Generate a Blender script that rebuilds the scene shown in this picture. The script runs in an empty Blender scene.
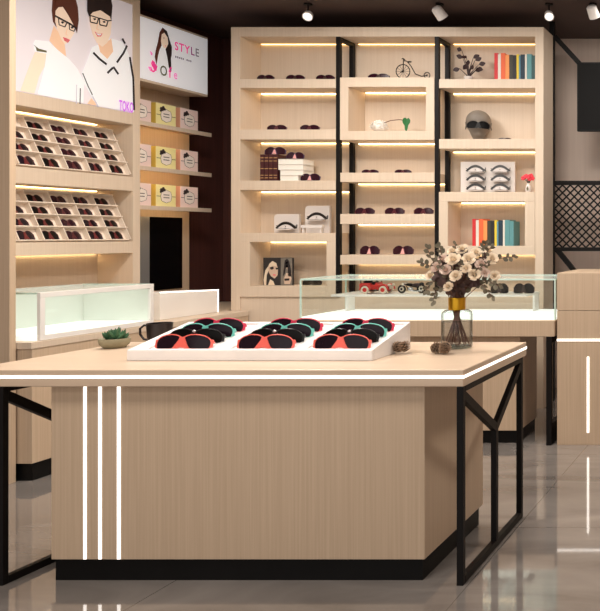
import bpy, math, random
from mathutils import Vector, Matrix
random.seed(7)
C = bpy.context.scene.collection
F, PX, PY, CAMZ = 752.0, 768.0, 235.0, 1.4      # lens in pixels, principal point, eye height


# ---------------------------------------------------------------- placing
def onY(px, py, Y):
    return Vector(((px - PX) * Y / F, Y, CAMZ + (PY - py) * Y / F))


def onX(px, py, X):
    Y = F * X / (px - PX)
    return Vector((X, Y, CAMZ + (PY - py) * Y / F))


def lin(c):
    return tuple(((v / 255) / 12.92 if v / 255 <= .04045 else ((v / 255 + .055) / 1.055) ** 2.4) for v in c) + (1,)


# ---------------------------------------------------------------- materials
M = {}


def mat(name, col, rough=.5, metal=0, emit=0, ecol=None, spec=.5, coat=0):
    m = bpy.data.materials.new(name)
    m.use_nodes = True
    b = m.node_tree.nodes['Principled BSDF']
    b.inputs['Base Color'].default_value = lin(col)
    b.inputs['Roughness'].default_value = rough
    b.inputs['Metallic'].default_value = metal
    b.inputs['Specular IOR Level'].default_value = spec
    b.inputs['Coat Weight'].default_value = coat
    if emit:
        b.inputs['Emission Color'].default_value = lin(ecol or col)
        b.inputs['Emission Strength'].default_value = emit
    M[name] = m
    return m


def noise_mat(name, c1, c2, scale, vec, rough=.5, detail=4, lo=.35, hi=.65, bump=0, metal=0, spec=.5):
    m = mat(name, c1, rough, metal, spec=spec)
    nt = m.node_tree
    b = nt.nodes['Principled BSDF']
    tc = nt.nodes.new('ShaderNodeTexCoord')
    mp = nt.nodes.new('ShaderNodeMapping')
    mp.inputs['Scale'].default_value = vec
    n = nt.nodes.new('ShaderNodeTexNoise')
    n.inputs['Scale'].default_value = scale
    n.inputs['Detail'].default_value = detail
    r = nt.nodes.new('ShaderNodeValToRGB')
    r.color_ramp.elements[0].position = lo
    r.color_ramp.elements[1].position = hi
    r.color_ramp.elements[0].color = lin(c1)
    r.color_ramp.elements[1].color = lin(c2)
    nt.links.new(tc.outputs['Object'], mp.inputs[0])
    nt.links.new(mp.outputs[0], n.inputs['Vector'])
    nt.links.new(n.outputs['Fac'], r.inputs[0])
    nt.links.new(r.outputs[0], b.inputs['Base Color'])
    if bump:
        bp = nt.nodes.new('ShaderNodeBump')
        bp.inputs['Strength'].default_value = bump
        bp.inputs['Distance'].default_value = .002
        nt.links.new(n.outputs['Fac'], bp.inputs['Height'])
        nt.links.new(bp.outputs[0], b.inputs['Normal'])
    return m


def glass(name, tint, gloss=.12, edge=None):
    m = bpy.data.materials.new(name)
    m.use_nodes = True
    nt = m.node_tree
    nt.nodes.clear()
    out = nt.nodes.new('ShaderNodeOutputMaterial')
    t = nt.nodes.new('ShaderNodeBsdfTransparent')
    t.inputs[0].default_value = lin(tint)
    g = nt.nodes.new('ShaderNodeBsdfGlossy')
    g.inputs['Roughness'].default_value = .02
    lw = nt.nodes.new('ShaderNodeLayerWeight')
    lw.inputs[0].default_value = .5
    pw = nt.nodes.new('ShaderNodeMath')
    pw.operation = 'POWER'
    pw.inputs[1].default_value = 4
    ml = nt.nodes.new('ShaderNodeMath')
    ml.operation = 'MULTIPLY_ADD'
    ml.inputs[1].default_value = gloss
    ml.inputs[2].default_value = .02
    nt.links.new(lw.outputs['Facing'], pw.inputs[0])
    nt.links.new(pw.outputs[0], ml.inputs[0])
    if edge:
        cr = nt.nodes.new('ShaderNodeValToRGB')
        cr.color_ramp.elements[0].position = .35
        cr.color_ramp.elements[0].color = lin(tint)
        cr.color_ramp.elements[1].position = .95
        cr.color_ramp.elements[1].color = lin(edge)
        nt.links.new(lw.outputs['Facing'], cr.inputs[0])
        nt.links.new(cr.outputs[0], t.inputs[0])
    mx = nt.nodes.new('ShaderNodeMixShader')
    nt.links.new(ml.outputs[0], mx.inputs[0])
    nt.links.new(t.outputs[0], mx.inputs[1])
    nt.links.new(g.outputs[0], mx.inputs[2])
    nt.links.new(mx.outputs[0], out.inputs[0])
    M[name] = m
    return m


noise_mat('wood', (206, 181, 154), (194, 168, 141), 3.0, (45, 45, .55), .42, 5, .3, .7)
noise_mat('wood_pale', (220, 201, 180), (213, 193, 171), 3.0, (30, 30, .5), .45, 4, .3, .7)
noise_mat('wood_top', (214, 190, 166), (206, 181, 156), 2.0, (1, 14, 14), .35, 4, .3, .7)
noise_mat('dark_wall', (86, 48, 42), (72, 40, 36), 3, (14, 14, .4), .55)
noise_mat('ceiling_paint', (74, 56, 52), (68, 52, 48), 4, (1, 1, 1), .7)
noise_mat('beige_wall', (228, 208, 194), (220, 200, 186), 3, (10, 10, .3), .6)
noise_mat('black_metal', (15, 12, 12), (19, 15, 14), 30, (1, 1, 1), .5, spec=.2)
noise_mat('black_base', (9, 8, 8), (13, 12, 12), 10, (1, 1, 1), .5, spec=.2)
noise_mat('white_acrylic', (246, 242, 240), (240, 236, 234), 4, (1, 1, 1), .25)
noise_mat('tray_board', (240, 225, 209), (234, 218, 201), 6, (1, 1, 1), .5)
mat('led_white', (255, 250, 245), emit=2.2, ecol=(255, 246, 236))
mat('led_warm', (255, 226, 180), emit=9.0, ecol=(255, 224, 168))
mat('led_shelf', (255, 226, 180), emit=15.0, ecol=(255, 224, 170))
mat('led_warm_soft', (255, 222, 165), emit=4, ecol=(255, 214, 146))
mat('deck_light', (250, 253, 248), .3, emit=.65, ecol=(248, 255, 248))
noise_mat('case_white', (242, 238, 233), (238, 233, 228), 4, (1, 1, 1), .35)
mat('case_back', (238, 240, 233), .35)
ct = mat('case_top', (240, 248, 244), .1)  # milky tint stands in for the glancing reflection on the glass top
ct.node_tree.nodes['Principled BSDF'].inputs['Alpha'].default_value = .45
mat('panel_lit', (222, 214, 218), .4, emit=0.23)
mat('sign_lit', (236, 236, 240), .4, emit=0.26)
mat('skin_print', (240, 214, 192), .5, emit=0.22)
mat('skin_shade_print', (224, 184, 152), .5, emit=.35)
mat('hair_print', (88, 44, 30), .5, emit=.15)
mat('hair_dark_print', (40, 27, 26), .5, emit=.1)
mat('white_print', (232, 232, 234), .5, emit=0.26)
mat('grey_print', (190, 184, 192), .5, emit=.35)
mat('dark_print', (30, 24, 28), .5, emit=.03)
mat('lips_print', (206, 100, 104), .5, emit=.25)
mat('purple_print', (196, 112, 214), .5, emit=.4)
mat('pink_print', (226, 60, 140), .5, emit=.35)
mat('rose_print', (232, 130, 186), .5, emit=.4)
mat('plum_print', (150, 60, 120), .5, emit=.25)
mat('ash_print', (130, 120, 128), .5, emit=.25)
mat('olive_print', (96, 92, 66), .5, emit=.15)
noise_mat('box_pink', (246, 222, 216), (242, 216, 210), 5, (1, 1, 1), .5)
noise_mat('box_yellow', (250, 240, 176), (247, 234, 164), 5, (1, 1, 1), .5)
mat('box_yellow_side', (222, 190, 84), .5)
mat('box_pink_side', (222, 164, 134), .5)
mat('box_ink', (58, 44, 44), .6)
mat('box_badge', (248, 236, 226), .6)
mat('dark_mirror', (10, 9, 10), .06, 0, spec=.6)  # near-black base stands in for the dark surroundings the mirror reflects
mat('grey_metal', (176, 174, 172), .35, .6)
mat('chrome', (210, 210, 212), .18, 1)
mat('screen_black', (14, 13, 13), .6, spec=.15)
glass('case_glass', (252, 254, 253), .35)
mat('glass_edge', (206, 232, 220), .15, spec=.8)
glass('vase_glass', (246, 249, 249), .7, (150, 152, 150))
glass('water', (246, 246, 247), .2, (196, 198, 198))
# sunglasses
mat('lens_dark', (30, 17, 27), .22, spec=.3)
mat('lens_plum', (46, 16, 28), .22, spec=.3)
mat('lens_black', (12, 11, 11), .3, spec=.15)
mat('lens_clear', (214, 206, 202), .2, spec=.5)
mat('bridge_pale', (236, 170, 166), .4)
mat('frame_coral', (240, 106, 94), .3)
mat('frame_black', (22, 20, 20), .3)
mat('frame_teal', (118, 206, 192), .3)
mat('frame_red', (222, 52, 84), .3)
mat('frame_burgundy', (104, 34, 36), .3)
mat('frame_maroon', (78, 26, 34), .3)
mat('frame_purple', (60, 26, 66), .3)
mat('frame_brown', (52, 34, 26), .35)
mat('silver_badge', (220, 214, 214), .3, .5)
# small things
noise_mat('stone_bowl', (168, 160, 132), (140, 132, 106), 14, (1, 1, 1), .7)
noise_mat('succulent_green', (56, 96, 66), (86, 128, 92), 18, (1, 1, 1), .5)
mat('soil', (52, 40, 32), .9)
mat('mug_black', (30, 22, 26), .3)
noise_mat('cone_brown', (178, 150, 124), (140, 114, 92), 60, (1, 1, 1), .8)
mat('cone_core', (58, 42, 34), .8)
mat('gold', (212, 160, 40), .28, .85)
noise_mat('rose_cream', (246, 230, 206), (238, 216, 188), 30, (1, 1, 1), .7)
noise_mat('rose_blush', (234, 210, 194), (222, 194, 178), 30, (1, 1, 1), .7)
noise_mat('eucalyptus', (132, 124, 104), (98, 92, 76), 26, (1, 1, 1), .7)
noise_mat('dry_leaf', (96, 72, 66), (68, 48, 46), 26, (1, 1, 1), .7)
noise_mat('stem_dark', (92, 60, 48), (116, 80, 62), 20, (1, 1, 1), .7)
noise_mat('head_grey', (134, 124, 114), (124, 114, 104), 10, (1, 1, 1), .6)
mat('car_red', (214, 58, 52), .3, coat=.5)
mat('tyre', (24, 22, 22), .8)
mat('rim_cream', (232, 222, 204), .5)
mat('petal_white', (236, 230, 222), .6)
mat('leaf_green', (24, 104, 46), .5)
mat('leaf_dark', (52, 30, 32), .5)
mat('petal_red', (232, 62, 80), .5)
mat('paper', (240, 234, 224), .8)
mat('ceramic_white', (226, 217, 211), .4)
for n_, c_ in dict(book_maroon=(66, 22, 26), book_red=(206, 44, 48), book_orange=(230, 102, 58), book_amber=(240, 150, 84),
                   book_forest=(60, 58, 46), book_black=(38, 34, 36), book_yellow=(226, 196, 60), book_blue=(96, 148, 168),
                   book_navy=(28, 50, 66), book_white=(224, 216, 206), book_teal=(92, 146, 150), book_grey=(120, 132, 138),
                   book_charcoal=(92, 80, 76), book_deep_teal=(54, 88, 88), book_gilt=(190, 150, 100)).items():
    mat(n_, c_, .5)
mat('spot_white', (232, 226, 222), .4)
mat('spot_glow', (255, 250, 240), emit=1.1)

# floor: polished grey porcelain with faint veins and hairline joints
m = mat('floor_tile', (140, 130, 124), .06, spec=1.0, coat=.6)
nt = m.node_tree
b = nt.nodes['Principled BSDF']
tc = nt.nodes.new('ShaderNodeTexCoord')
n1 = nt.nodes.new('ShaderNodeTexNoise')
n1.inputs['Scale'].default_value = 1.6
n1.inputs['Detail'].default_value = 8
n1.inputs['Distortion'].default_value = 1.4
m1 = nt.nodes.new('ShaderNodeMapping')
m1.inputs['Scale'].default_value = (.6, 1.7, 1)
r1 = nt.nodes.new('ShaderNodeValToRGB')
r1.color_ramp.elements[0].position = .3
r1.color_ramp.elements[0].color = lin((112, 105, 100))
r1.color_ramp.elements[1].position = .72
r1.color_ramp.elements[1].color = lin((152, 144, 138))
br = nt.nodes.new('ShaderNodeTexBrick')
br.offset = 0
br.inputs['Scale'].default_value = 1
br.inputs['Brick Width'].default_value = 1.2
br.inputs['Row Height'].default_value = 1.2
br.inputs['Mortar Size'].default_value = .002
br.inputs['Mortar'].default_value = lin((100, 93, 88))
nt.links.new(tc.outputs['Object'], m1.inputs[0])
nt.links.new(m1.outputs[0], n1.inputs['Vector'])
nt.links.new(tc.outputs['Object'], br.inputs['Vector'])
nt.links.new(n1.outputs['Fac'], r1.inputs[0])
nt.links.new(r1.outputs[0], br.inputs['Color1'])
nt.links.new(r1.outputs[0], br.inputs['Color2'])
nt.links.new(br.outputs['Color'], b.inputs['Base Color'])


# ---------------------------------------------------------------- mesh builder
class MB:
    def __init__(s):
        s.v, s.f, s.m, s.mats = [], [], [], []

    def mi(s, name):
        if name not in s.mats:
            s.mats.append(name)
        return s.mats.index(name)

    def add(s, vs, fs, mn):
        o = len(s.v)
        s.v += [tuple(v) for v in vs]
        k = s.mi(mn)
        for f in fs:
            s.f.append([i + o for i in f])
            s.m.append(k)
        return s

    def box(s, x0, x1, y0, y1, z0, z1, mn):
        if x0 > x1: x0, x1 = x1, x0
        if y0 > y1: y0, y1 = y1, y0
        if z0 > z1: z0, z1 = z1, z0
        vs = [(x, y, z) for z in (z0, z1) for y in (y0, y1) for x in (x0, x1)]
        return s.add(vs, [(0, 2, 3, 1), (4, 5, 7, 6), (0, 1, 5, 4), (2, 6, 7, 3), (0, 4, 6, 2), (1, 3, 7, 5)], mn)

    def hexa(s, p, mn):       # eight corners: bottom four then top four, both counter-clockwise
        return s.add(p, [(3, 2, 1, 0), (4, 5, 6, 7), (0, 1, 5, 4), (1, 2, 6, 5), (2, 3, 7, 6), (3, 0, 4, 7)], mn)

    def bar(s, a, b_, w, h, mn, side=Vector((1, 0, 0))):   # a beam from a to b, width w along side, height h
        a, b_ = Vector(a), Vector(b_)
        d = (b_ - a).normalized()
        u = side.normalized() * (w / 2)
        n = d.cross(side).normalized() * (h / 2)
        return s.hexa([a - u - n, a + u - n, b_ + u - n, b_ - u - n, a - u + n, a + u + n, b_ + u + n, b_ - u + n], mn)

    def tube(s, pts, r, mn, n=8, closed=False, cap=True):
        pts = [Vector(p) for p in pts]
        N = len(pts)
        rs = r if isinstance(r, (list, tuple)) else [r] * N
        vs, prev = [], None
        for i, p in enumerate(pts):
            if closed:
                d = pts[(i + 1) % N] - pts[i - 1]
            else:
                d = pts[min(i + 1, N - 1)] - pts[max(i - 1, 0)]
            d = d.normalized() if d.length > 1e-9 else Vector((0, 0, 1))
            if prev is None:
                u = d.orthogonal().normalized()
            else:
                u = prev - d * prev.dot(d)
                u = u.normalized() if u.length > 1e-6 else d.orthogonal().normalized()
            prev = u
            w = d.cross(u)
            for k in range(n):
                a = 2 * math.pi * k / n
                vs.append(p + (u * math.cos(a) + w * math.sin(a)) * rs[i])
        fs = []
        for i in range(N if closed else N - 1):
            j = (i + 1) % N
            for k in range(n):
                l = (k + 1) % n
                fs.append((i * n + k, i * n + l, j * n + l, j * n + k))
        if cap and not closed:
            fs.append(tuple(range(n))[::-1])
            fs.append(tuple((N - 1) * n + k for k in range(n)))
        return s.add(vs, fs, mn)

    def lathe(s, prof, mn, n=28, c=(0, 0, 0), cap=True):   # prof: (radius, z)
        vs = []
        for r, z in prof:
            for k in range(n):
                a = 2 * math.pi * k / n
                vs.append((c[0] + r * math.cos(a), c[1] + r * math.sin(a), c[2] + z))
        fs = []
        for i in range(len(prof) - 1):
            for k in range(n):
                l = (k + 1) % n
                fs.append((i * n + k, i * n + l, (i + 1) * n + l, (i + 1) * n + k))
        if cap:
            fs.append(tuple(range(n))[::-1])
            fs.append(tuple((len(prof) - 1) * n + k for k in range(n)))
        return s.add(vs, fs, mn)

    def ball(s, c, r, mn, nu=12, nv=8):
        rx, ry, rz = r if isinstance(r, (list, tuple)) else (r, r, r)
        vs = [(c[0], c[1], c[2] - rz)]
        for j in range(1, nv):
            p = -math.pi / 2 + math.pi * j / nv
            for k in range(nu):
                a = 2 * math.pi * k / nu
                vs.append((c[0] + rx * math.cos(p) * math.cos(a), c[1] + ry * math.cos(p) * math.sin(a), c[2] + rz * math.sin(p)))
        vs.append((c[0], c[1], c[2] + rz))
        fs = [(0, 1 + (k + 1) % nu, 1 + k) for k in range(nu)]
        for j in range(nv - 2):
            for k in range(nu):
                l = (k + 1) % nu
                o = 1 + j * nu
                fs.append((o + k, o + l, o + nu + l, o + nu + k))
        o = 1 + (nv - 2) * nu
        fs += [(o + k, o + (k + 1) % nu, len(vs) - 1) for k in range(nu)]
        return s.add(vs, fs, mn)

    def slab(s, outline, thick, mn):      # a closed 3D outline given thickness along the vector thick
        n = len(outline)
        t = Vector(thick)
        vs = [Vector(p) for p in outline] + [Vector(p) + t for p in outline]
        fs = [tuple(range(n)), tuple(range(2 * n - 1, n - 1, -1))]
        for i in range(n):
            j = (i + 1) % n
            fs.append((j, i, i + n, j + n))
        return s.add(vs, fs, mn)

    def build(s, name, parent=None, smooth=False, bevel=0, local=None, subsurf=0):
        me = s.mesh(name, smooth)
        return link(name, me, parent, bevel, local, subsurf)

    def mesh(s, name, smooth=False):
        import bmesh
        me = bpy.data.meshes.new(name)
        me.from_pydata(s.v, [], s.f)
        for mn in s.mats:
            me.materials.append(M[mn])
        for p, k in zip(me.polygons, s.m):
            p.material_index = k
        bm = bmesh.new()
        bm.from_mesh(me)
        bmesh.ops.recalc_face_normals(bm, faces=bm.faces)
        bm.to_mesh(me)
        bm.free()
        if smooth:
            me.polygons.foreach_set('use_smooth', [True] * len(me.polygons))
            me.set_sharp_from_angle(angle=math.radians(40))
        me.update()
        return me


def link(name, me, parent=None, bevel=0, local=None, subsurf=0):
    o = bpy.data.objects.new(name, me)
    C.objects.link(o)
    if parent:
        o.parent = parent
    if local is not None:
        o.matrix_local = local
    if bevel:
        md = o.modifiers.new('bevel', 'BEVEL')
        md.width = bevel
        md.segments = 2
        md.limit_method = 'ANGLE'
    if subsurf:
        md = o.modifiers.new('subdivision', 'SUBSURF')
        md.levels = md.render_levels = subsurf
    return o


def tag(o, label, cat, group=None):
    o['label'] = label
    o['category'] = cat
    if group:
        o['group'] = group
    return o


def thing(name, label, cat, loc=(0, 0, 0), group=None, rot=None, mw=None):
    o = bpy.data.objects.new(name, None)
    o.empty_display_size = .05
    C.objects.link(o)
    if mw is not None:
        o.matrix_world = mw
    else:
        o.location = loc
        if rot:
            o.rotation_euler = rot
    return tag(o, label, cat, group)


def at(root, **kw):      # matrix that keeps a world-space mesh in place under a thing at root.location
    return Matrix.Translation(-Vector(root.location))


def struct(name, mb, bevel=0):
    o = mb.build(name, bevel=bevel)
    o['kind'] = 'structure'
    return o


def text_into(mb, body, size, origin, ux, uy, mn, off=0, spacing=1.0):
    cu = bpy.data.curves.new('t', 'FONT')
    cu.body = body
    cu.size = size
    cu.space_character = spacing
    cu.offset = off
    cu.resolution_u = 3
    ob = bpy.data.objects.new('t', cu)
    C.objects.link(ob)
    dg = bpy.context.evaluated_depsgraph_get()
    me = bpy.data.meshes.new_from_object(ob.evaluated_get(dg))
    origin, ux, uy = Vector(origin), Vector(ux), Vector(uy)
    mb.add([origin + ux * v.co.x + uy * v.co.y for v in me.vertices], [tuple(p.vertices) for p in me.polygons], mn)
    w = max((v.co.x for v in me.vertices), default=0)
    bpy.data.objects.remove(ob)
    bpy.data.meshes.remove(me)
    bpy.data.curves.remove(cu)
    return w


ORD = ['first', 'second', 'third', 'fourth', 'fifth', 'sixth']

# ================================================================ setting
struct('floor', MB().box(-5.1, 2.6, -1.5, 7.0, -.05, 0, 'floor_tile'))
struct('ceiling', MB().box(-5.1, 2.6, -1.5, 7.0, 3.2, 3.25, 'ceiling_paint'))
struct('wall_left', MB().box(-5.1, -5.0, -1.5, 7.0, 0, 3.2, 'dark_wall'))
struct('wall_back', MB().box(-5.0, -2.4, 6.9, 7.0, 0, 3.2, 'dark_wall'))
struct('wall_back_right', MB().box(-2.4, 2.5, 6.9, 7.0, 0, 3.2, 'beige_wall'))
struct('wall_right', MB().box(2.5, 2.6, -1.5, 7.0, 0, 3.2, 'beige_wall'))

# ================================================================ display table
TB = thing('display_table', 'wooden island display table with black plinth and glowing white edge strip', 'table', (-2.2, 3.4, 0))
L = at(TB)
TOPZ = .862
MB().box(-3.22, -1.215, 3.0, 3.785, .794, TOPZ, 'wood_top').build('tabletop', TB, bevel=.004, local=L)
MB().hexa([(-2.893, 3.035, .09), (-1.386, 3.035, .09), (-1.386, 3.657, .09), (-2.893, 3.657, .09),
           (-2.893, 3.035, .794), (-1.386, 3.035, .794), (-1.386, 3.657, .794), (-2.893, 3.657, .794)], 'wood').build('body', TB, bevel=.002, local=L)
MB().box(-2.889, -1.40, 3.05, 3.64, 0, .09, 'black_base').build('plinth', TB, local=L)
s_ = MB().box(-3.22, -1.2135, 2.9985, 3.001, .828, .839, 'led_white').box(-1.216, -1.2135, 3.0, 3.785, .828, .839, 'led_white').build('led_strip', TB, local=L)
s_['label'] = 'glowing white strip around the tabletop edge'
for a, b_ in ((83.6, 86.6), (98.6, 101.7), (117.3, 120.6)):
    x0, x1 = onY(a, 0, 3.035).x, onY(b_, 0, 3.035).x
    MB().box(x0, x1, 3.0335, 3.036, .092, .793, 'led_white').build('led_line', TB, local=L)


def leg_frame(x0, x1, y0, y1, z1, parent, local):
    mb = MB()
    xm, w, t = (x0 + x1) / 2, x1 - x0, .024
    S = Vector((1, 0, 0))
    mb.box(x0, x1, y0, y0 + t, 0, z1, 'black_metal').box(x0, x1, y1 - t, y1, 0, z1, 'black_metal')
    mb.box(x0, x1, y0 + t, y1 - t, 0, .03, 'black_metal').box(x0, x1, y0 + t, y1 - t, z1 - .022, z1, 'black_metal')
    ym = y0 + (y1 - y0) * .52
    J = Vector((xm, ym, .535))
    w2 = w - .003
    mb.bar((xm, y0 + .012, z1 - .03), J, w2, .036, 'black_metal', S)
    mb.bar((xm, y1 - .012, z1 - .03), J, w2, .036, 'black_metal', S)
    mb.box(x0 + .001, x1 - .001, ym - .014, ym + .014, .02, .555, 'black_metal')
    return mb.build('leg_frame', parent, bevel=.002, local=local)


leg_frame(-1.243, -1.216, 3.0, 3.735, .793, TB, L)
leg_frame(-3.080, -3.053, 3.0, 3.70, .793, TB, L)


# ================================================================ sunglasses
def gl_mesh(W, H, fm, lm, fold, wrap=.06):
    """front frame, one lens each side, one temple each side; x across, y backwards, z up, resting at z = 0"""
    def yy(x): return wrap * W * (2 * x / W) ** 2
    half = lm == 'lens_clear'
    LP = [(.034, .80), (.075, .90), (.13, .96), (.21, .985), (.29, .955), (.36, .885), (.42, .77), (.458, .62), (.474, .44), (.474, .24), (.462, .07),
          (.43, .015), (.34, .0), (.25, .0), (.18, .005), (.143, .03), (.118, .16), (.086, .38), (.056, .62)]
    LH = [(.012, .08), (.012, .60), (.10, .58), (.20, .48), (.30, .32), (.39, .10), (.36, .03), (.20, .02), (.05, .03)]
    t = .012 * W

    def pts(sg, k=1.0, dy=0):
        return [Vector((sg * (.262 + (x - .262) * k) * W, yy(x * W) + dy, (.5 + (z - .5) * k) * H)) for x, z in (LH if half else LP)]
    out = {}
    fr = MB()
    for sg in (-1, 1):
        o = pts(sg)
        if half:
            if sg < 0:
                continue
            xs = [-.5 + i / 16 for i in range(17)]
            top = [Vector((x * W, yy(x * W) - t, (.99 - .84 * (2 * x) ** 2) * H)) for x in xs]
            low = [Vector((x * W, yy(x * W) - t, max(.03, .62 - .60 * (x / .40) ** 2) * H)) for x in [-.42 + .84 * i / 12 for i in range(13)]]
            fr.slab(top + low[::-1], (0, 2 * t, 0), fm)
            fr.tube([(-.42 * W, yy(.42 * W), .02 * H), (0, 0, .02 * H), (.42 * W, yy(.42 * W), .02 * H)], .008 * W, fm, 5)
        else:
            fr.tube(o[:11], [.010 * W] * 7 + [.012 * W] * 4, fm, 6)
            fr.tube(o[10:] + o[:1], .003 * W, fm, 5)
        x = .478 * W
        fr.slab([(sg * x, yy(x) - t, .66 * H), (sg * (x + .022 * W), yy(x), .62 * H), (sg * (x + .018 * W), yy(x), .10 * H), (sg * (x - .008 * W), yy(x) - t, .08 * H)], (0, .02 * W, 0), fm)
    if not half:
        fr.slab([(-.042 * W, -t, .86 * H), (0, -t, .80 * H), (.042 * W, -t, .86 * H), (.056 * W, -t, .60 * H), (.090 * W, -t, .36 * H), (.122 * W, -t, .16 * H), (.145 * W, -t, .01 * H),
             (.08 * W, -t, .005 * H), (0, -t, .10 * H), (-.08 * W, -t, .005 * H), (-.145 * W, -t, .01 * H), (-.122 * W, -t, .16 * H), (-.090 * W, -t, .36 * H), (-.056 * W, -t, .60 * H)], (0, 2 * t, 0), fm)
    out['frame'] = fr.mesh('sunglasses_frame', True)
    for sg in (-1, 1):
        lb = MB()
        o = pts(sg, .985)
        n = len(o)
        c = sum(o, Vector((0, 0, 0))) / n
        c.y -= .012 * W
        vs = [c] + o + [p + Vector((0, .008 * W, 0)) for p in o]
        fs = [(0, 1 + i, 1 + (i + 1) % n) for i in range(n)]
        fs += [(1 + i, 1 + n + i, 1 + n + (i + 1) % n, 1 + (i + 1) % n) for i in range(n)]
        fs += [tuple(1 + n + i for i in range(n))]
        lb.add(vs, fs, lm)
        out['lens' + str(sg)] = lb.mesh('sunglasses_lens', True)
    for sg in (-1, 1):
        tb = MB()
        x = .49 * W
        y0 = yy(x) + .012 * W
        if fold:
            k = .0 if sg < 0 else .03
            tb.tube([(sg * x, y0, .5 * H), (sg * .47 * W, y0 + (.03 + k) * W, .47 * H), (sg * .2 * W, y0 + (.05 + k) * W, .42 * H),
                     (-sg * .2 * W, y0 + (.045 + k) * W, .36 * H), (-sg * .36 * W, y0 + (.045 + k) * W, .2 * H)], [.014 * W, .017 * W, .017 * W, .016 * W, .012 * W], fm, 6)
        else:
            tb.tube([(sg * x, y0, .56 * H), (sg * .505 * W, y0 + .12 * W, .56 * H), (sg * .5 * W, y0 + .36 * W, .52 * H),
                     (sg * .47 * W, y0 + .5 * W, .3 * H), (sg * .46 * W, y0 + .56 * W, .08 * H)], [.014 * W, .018 * W, .016 * W, .016 * W, .012 * W], fm, 6)
        out['temple' + str(sg)] = tb.mesh('sunglasses_temple', True)
    return out


GC = {}


def sunglasses(label, mw, W, H, fm, lm, fold=True, group=None, wrap=.06):
    key = (round(W, 4), round(H, 4), fm, lm, fold, wrap)
    if key not in GC:
        GC[key] = gl_mesh(W, H, fm, lm, fold, wrap)
    t = thing('sunglasses', label, 'sunglasses', group=group, mw=mw)
    d = GC[key]
    link('frame', d['frame'], t)
    for sg in ('-1', '1'):
        link('lens', d['lens' + sg], t)
    for sg in ('-1', '1'):
        link('temple', d['temple' + sg], t)
    return t


def basis(x, y, z, o):
    x, y, z = Vector(x).normalized(), Vector(y).normalized(), Vector(z).normalized()
    return Matrix(((x.x, y.x, z.x, o[0]), (x.y, y.y, z.y, o[1]), (x.z, y.z, z.z, o[2]), (0, 0, 0, 1)))


def upright(o, rz=0, tilt=0):
    return Matrix.Translation(Vector(o)) @ Matrix.Rotation(rz, 4, 'Z') @ Matrix.Rotation(-tilt, 4, 'X')


# ---- the sloping white tray on the table
TX0, TX1, TY0, TY1 = -2.742, -1.692, 3.215, 3.56
ZF, ZB = .908, .990          # rim height at the front and the back
TR = thing('display_tray', 'white sloping tray holding three columns of sunglasses on the table', 'tray', ((TX0 + TX1) / 2, TY0, TOPZ))
L = at(TR)
SX = .0


def rimz(y): return ZF + (ZB - ZF) * (y - TY0) / (TY1 - TY0)


def fl(y): return rimz(y) - .010


tb = MB()
rim = .052
ridges = [TX0, TX0 + .336, TX0 + .336 * 2 + .01, TX1]
# front lip, back lip, side rims, two ridges, sloping bed
tb.hexa([(TX0, TY0, TOPZ), (TX1, TY0, TOPZ), (TX1, TY0 + .018, TOPZ), (TX0, TY0 + .018, TOPZ),
         (TX0, TY0, ZF), (TX1, TY0, ZF), (TX1, TY0 + .018, rimz(TY0 + .018)), (TX0, TY0 + .018, rimz(TY0 + .018))], 'white_acrylic')
tb.hexa([(TX0, TY1 - .018, TOPZ), (TX1, TY1 - .018, TOPZ), (TX1, TY1, TOPZ), (TX0, TY1, TOPZ),
         (TX0, TY1 - .018, rimz(TY1 - .018)), (TX1, TY1 - .018, rimz(TY1 - .018)), (TX1, TY1, ZB), (TX0, TY1, ZB)], 'white_acrylic')


def longbar(x0, x1, dz):
    a, c = TY0 + .018, TY1 - .018
    tb.hexa([(x0, a, TOPZ), (x1, a, TOPZ), (x1, c, TOPZ), (x0, c, TOPZ), (x0, a, rimz(a) + dz), (x1, a, rimz(a) + dz), (x1, c, rimz(c) + dz), (x0, c, rimz(c) + dz)], 'white_acrylic')


cols = [(TX0 + .070, TX0 + .350), (TX0 + .425, TX0 + .705), (TX0 + .755, TX0 + 1.035)]
longbar(TX0, cols[0][0], 0)
longbar(cols[0][1], cols[1][0], 0)
longbar(cols[1][1], cols[2][0], 0)
longbar(cols[2][1], TX1, 0)
tb.build('rim', TR, bevel=.003, local=L)
tb = MB()
for x0, x1 in cols:
    a, c = TY0 + .018, TY1 - .018
    tb.hexa([(x0, a, TOPZ), (x1, a, TOPZ), (x1, c, TOPZ), (x0, c, TOPZ), (x0, a, fl(a)), (x1, a, fl(a)), (x1, c, fl(c)), (x0, c, fl(c))], 'white_acrylic')
tb.build('sloping_bed', TR, local=L)
sl = math.atan2(ZB - ZF, TY1 - TY0)
rows = [(.026, 'frame_coral', 'lens_dark', 'coral-framed', 'front'), (.094, 'frame_black', 'lens_black', 'all-black', 'second'),
        (.160, 'frame_teal', 'lens_dark', 'mint-framed', 'third'), (.228, 'frame_red', 'lens_dark', 'red-framed', 'back')]
for ci, (x0, x1) in enumerate(cols):
    for ri, (dy, fm, lm, nm, rw) in enumerate(rows):
        y = TY0 + dy
        o = ((x0 + x1) / 2, y, fl(y) + .006)
        mw = Matrix.Translation(o) @ Matrix.Rotation(math.radians(-14), 4, 'X')
        mb = sunglasses('%s sunglasses in the %s row, %s column of the white table tray' % (nm, rw, ('left', 'middle', 'right')[ci]),
                        mw, .250, .062, fm, lm, True, 'sunglasses in the white table tray')
        if ri == 1:
            MB().ball((0, -.004, .050), (.008, .004, .006), 'silver_badge').build('silver_badge', mb, True)

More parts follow.
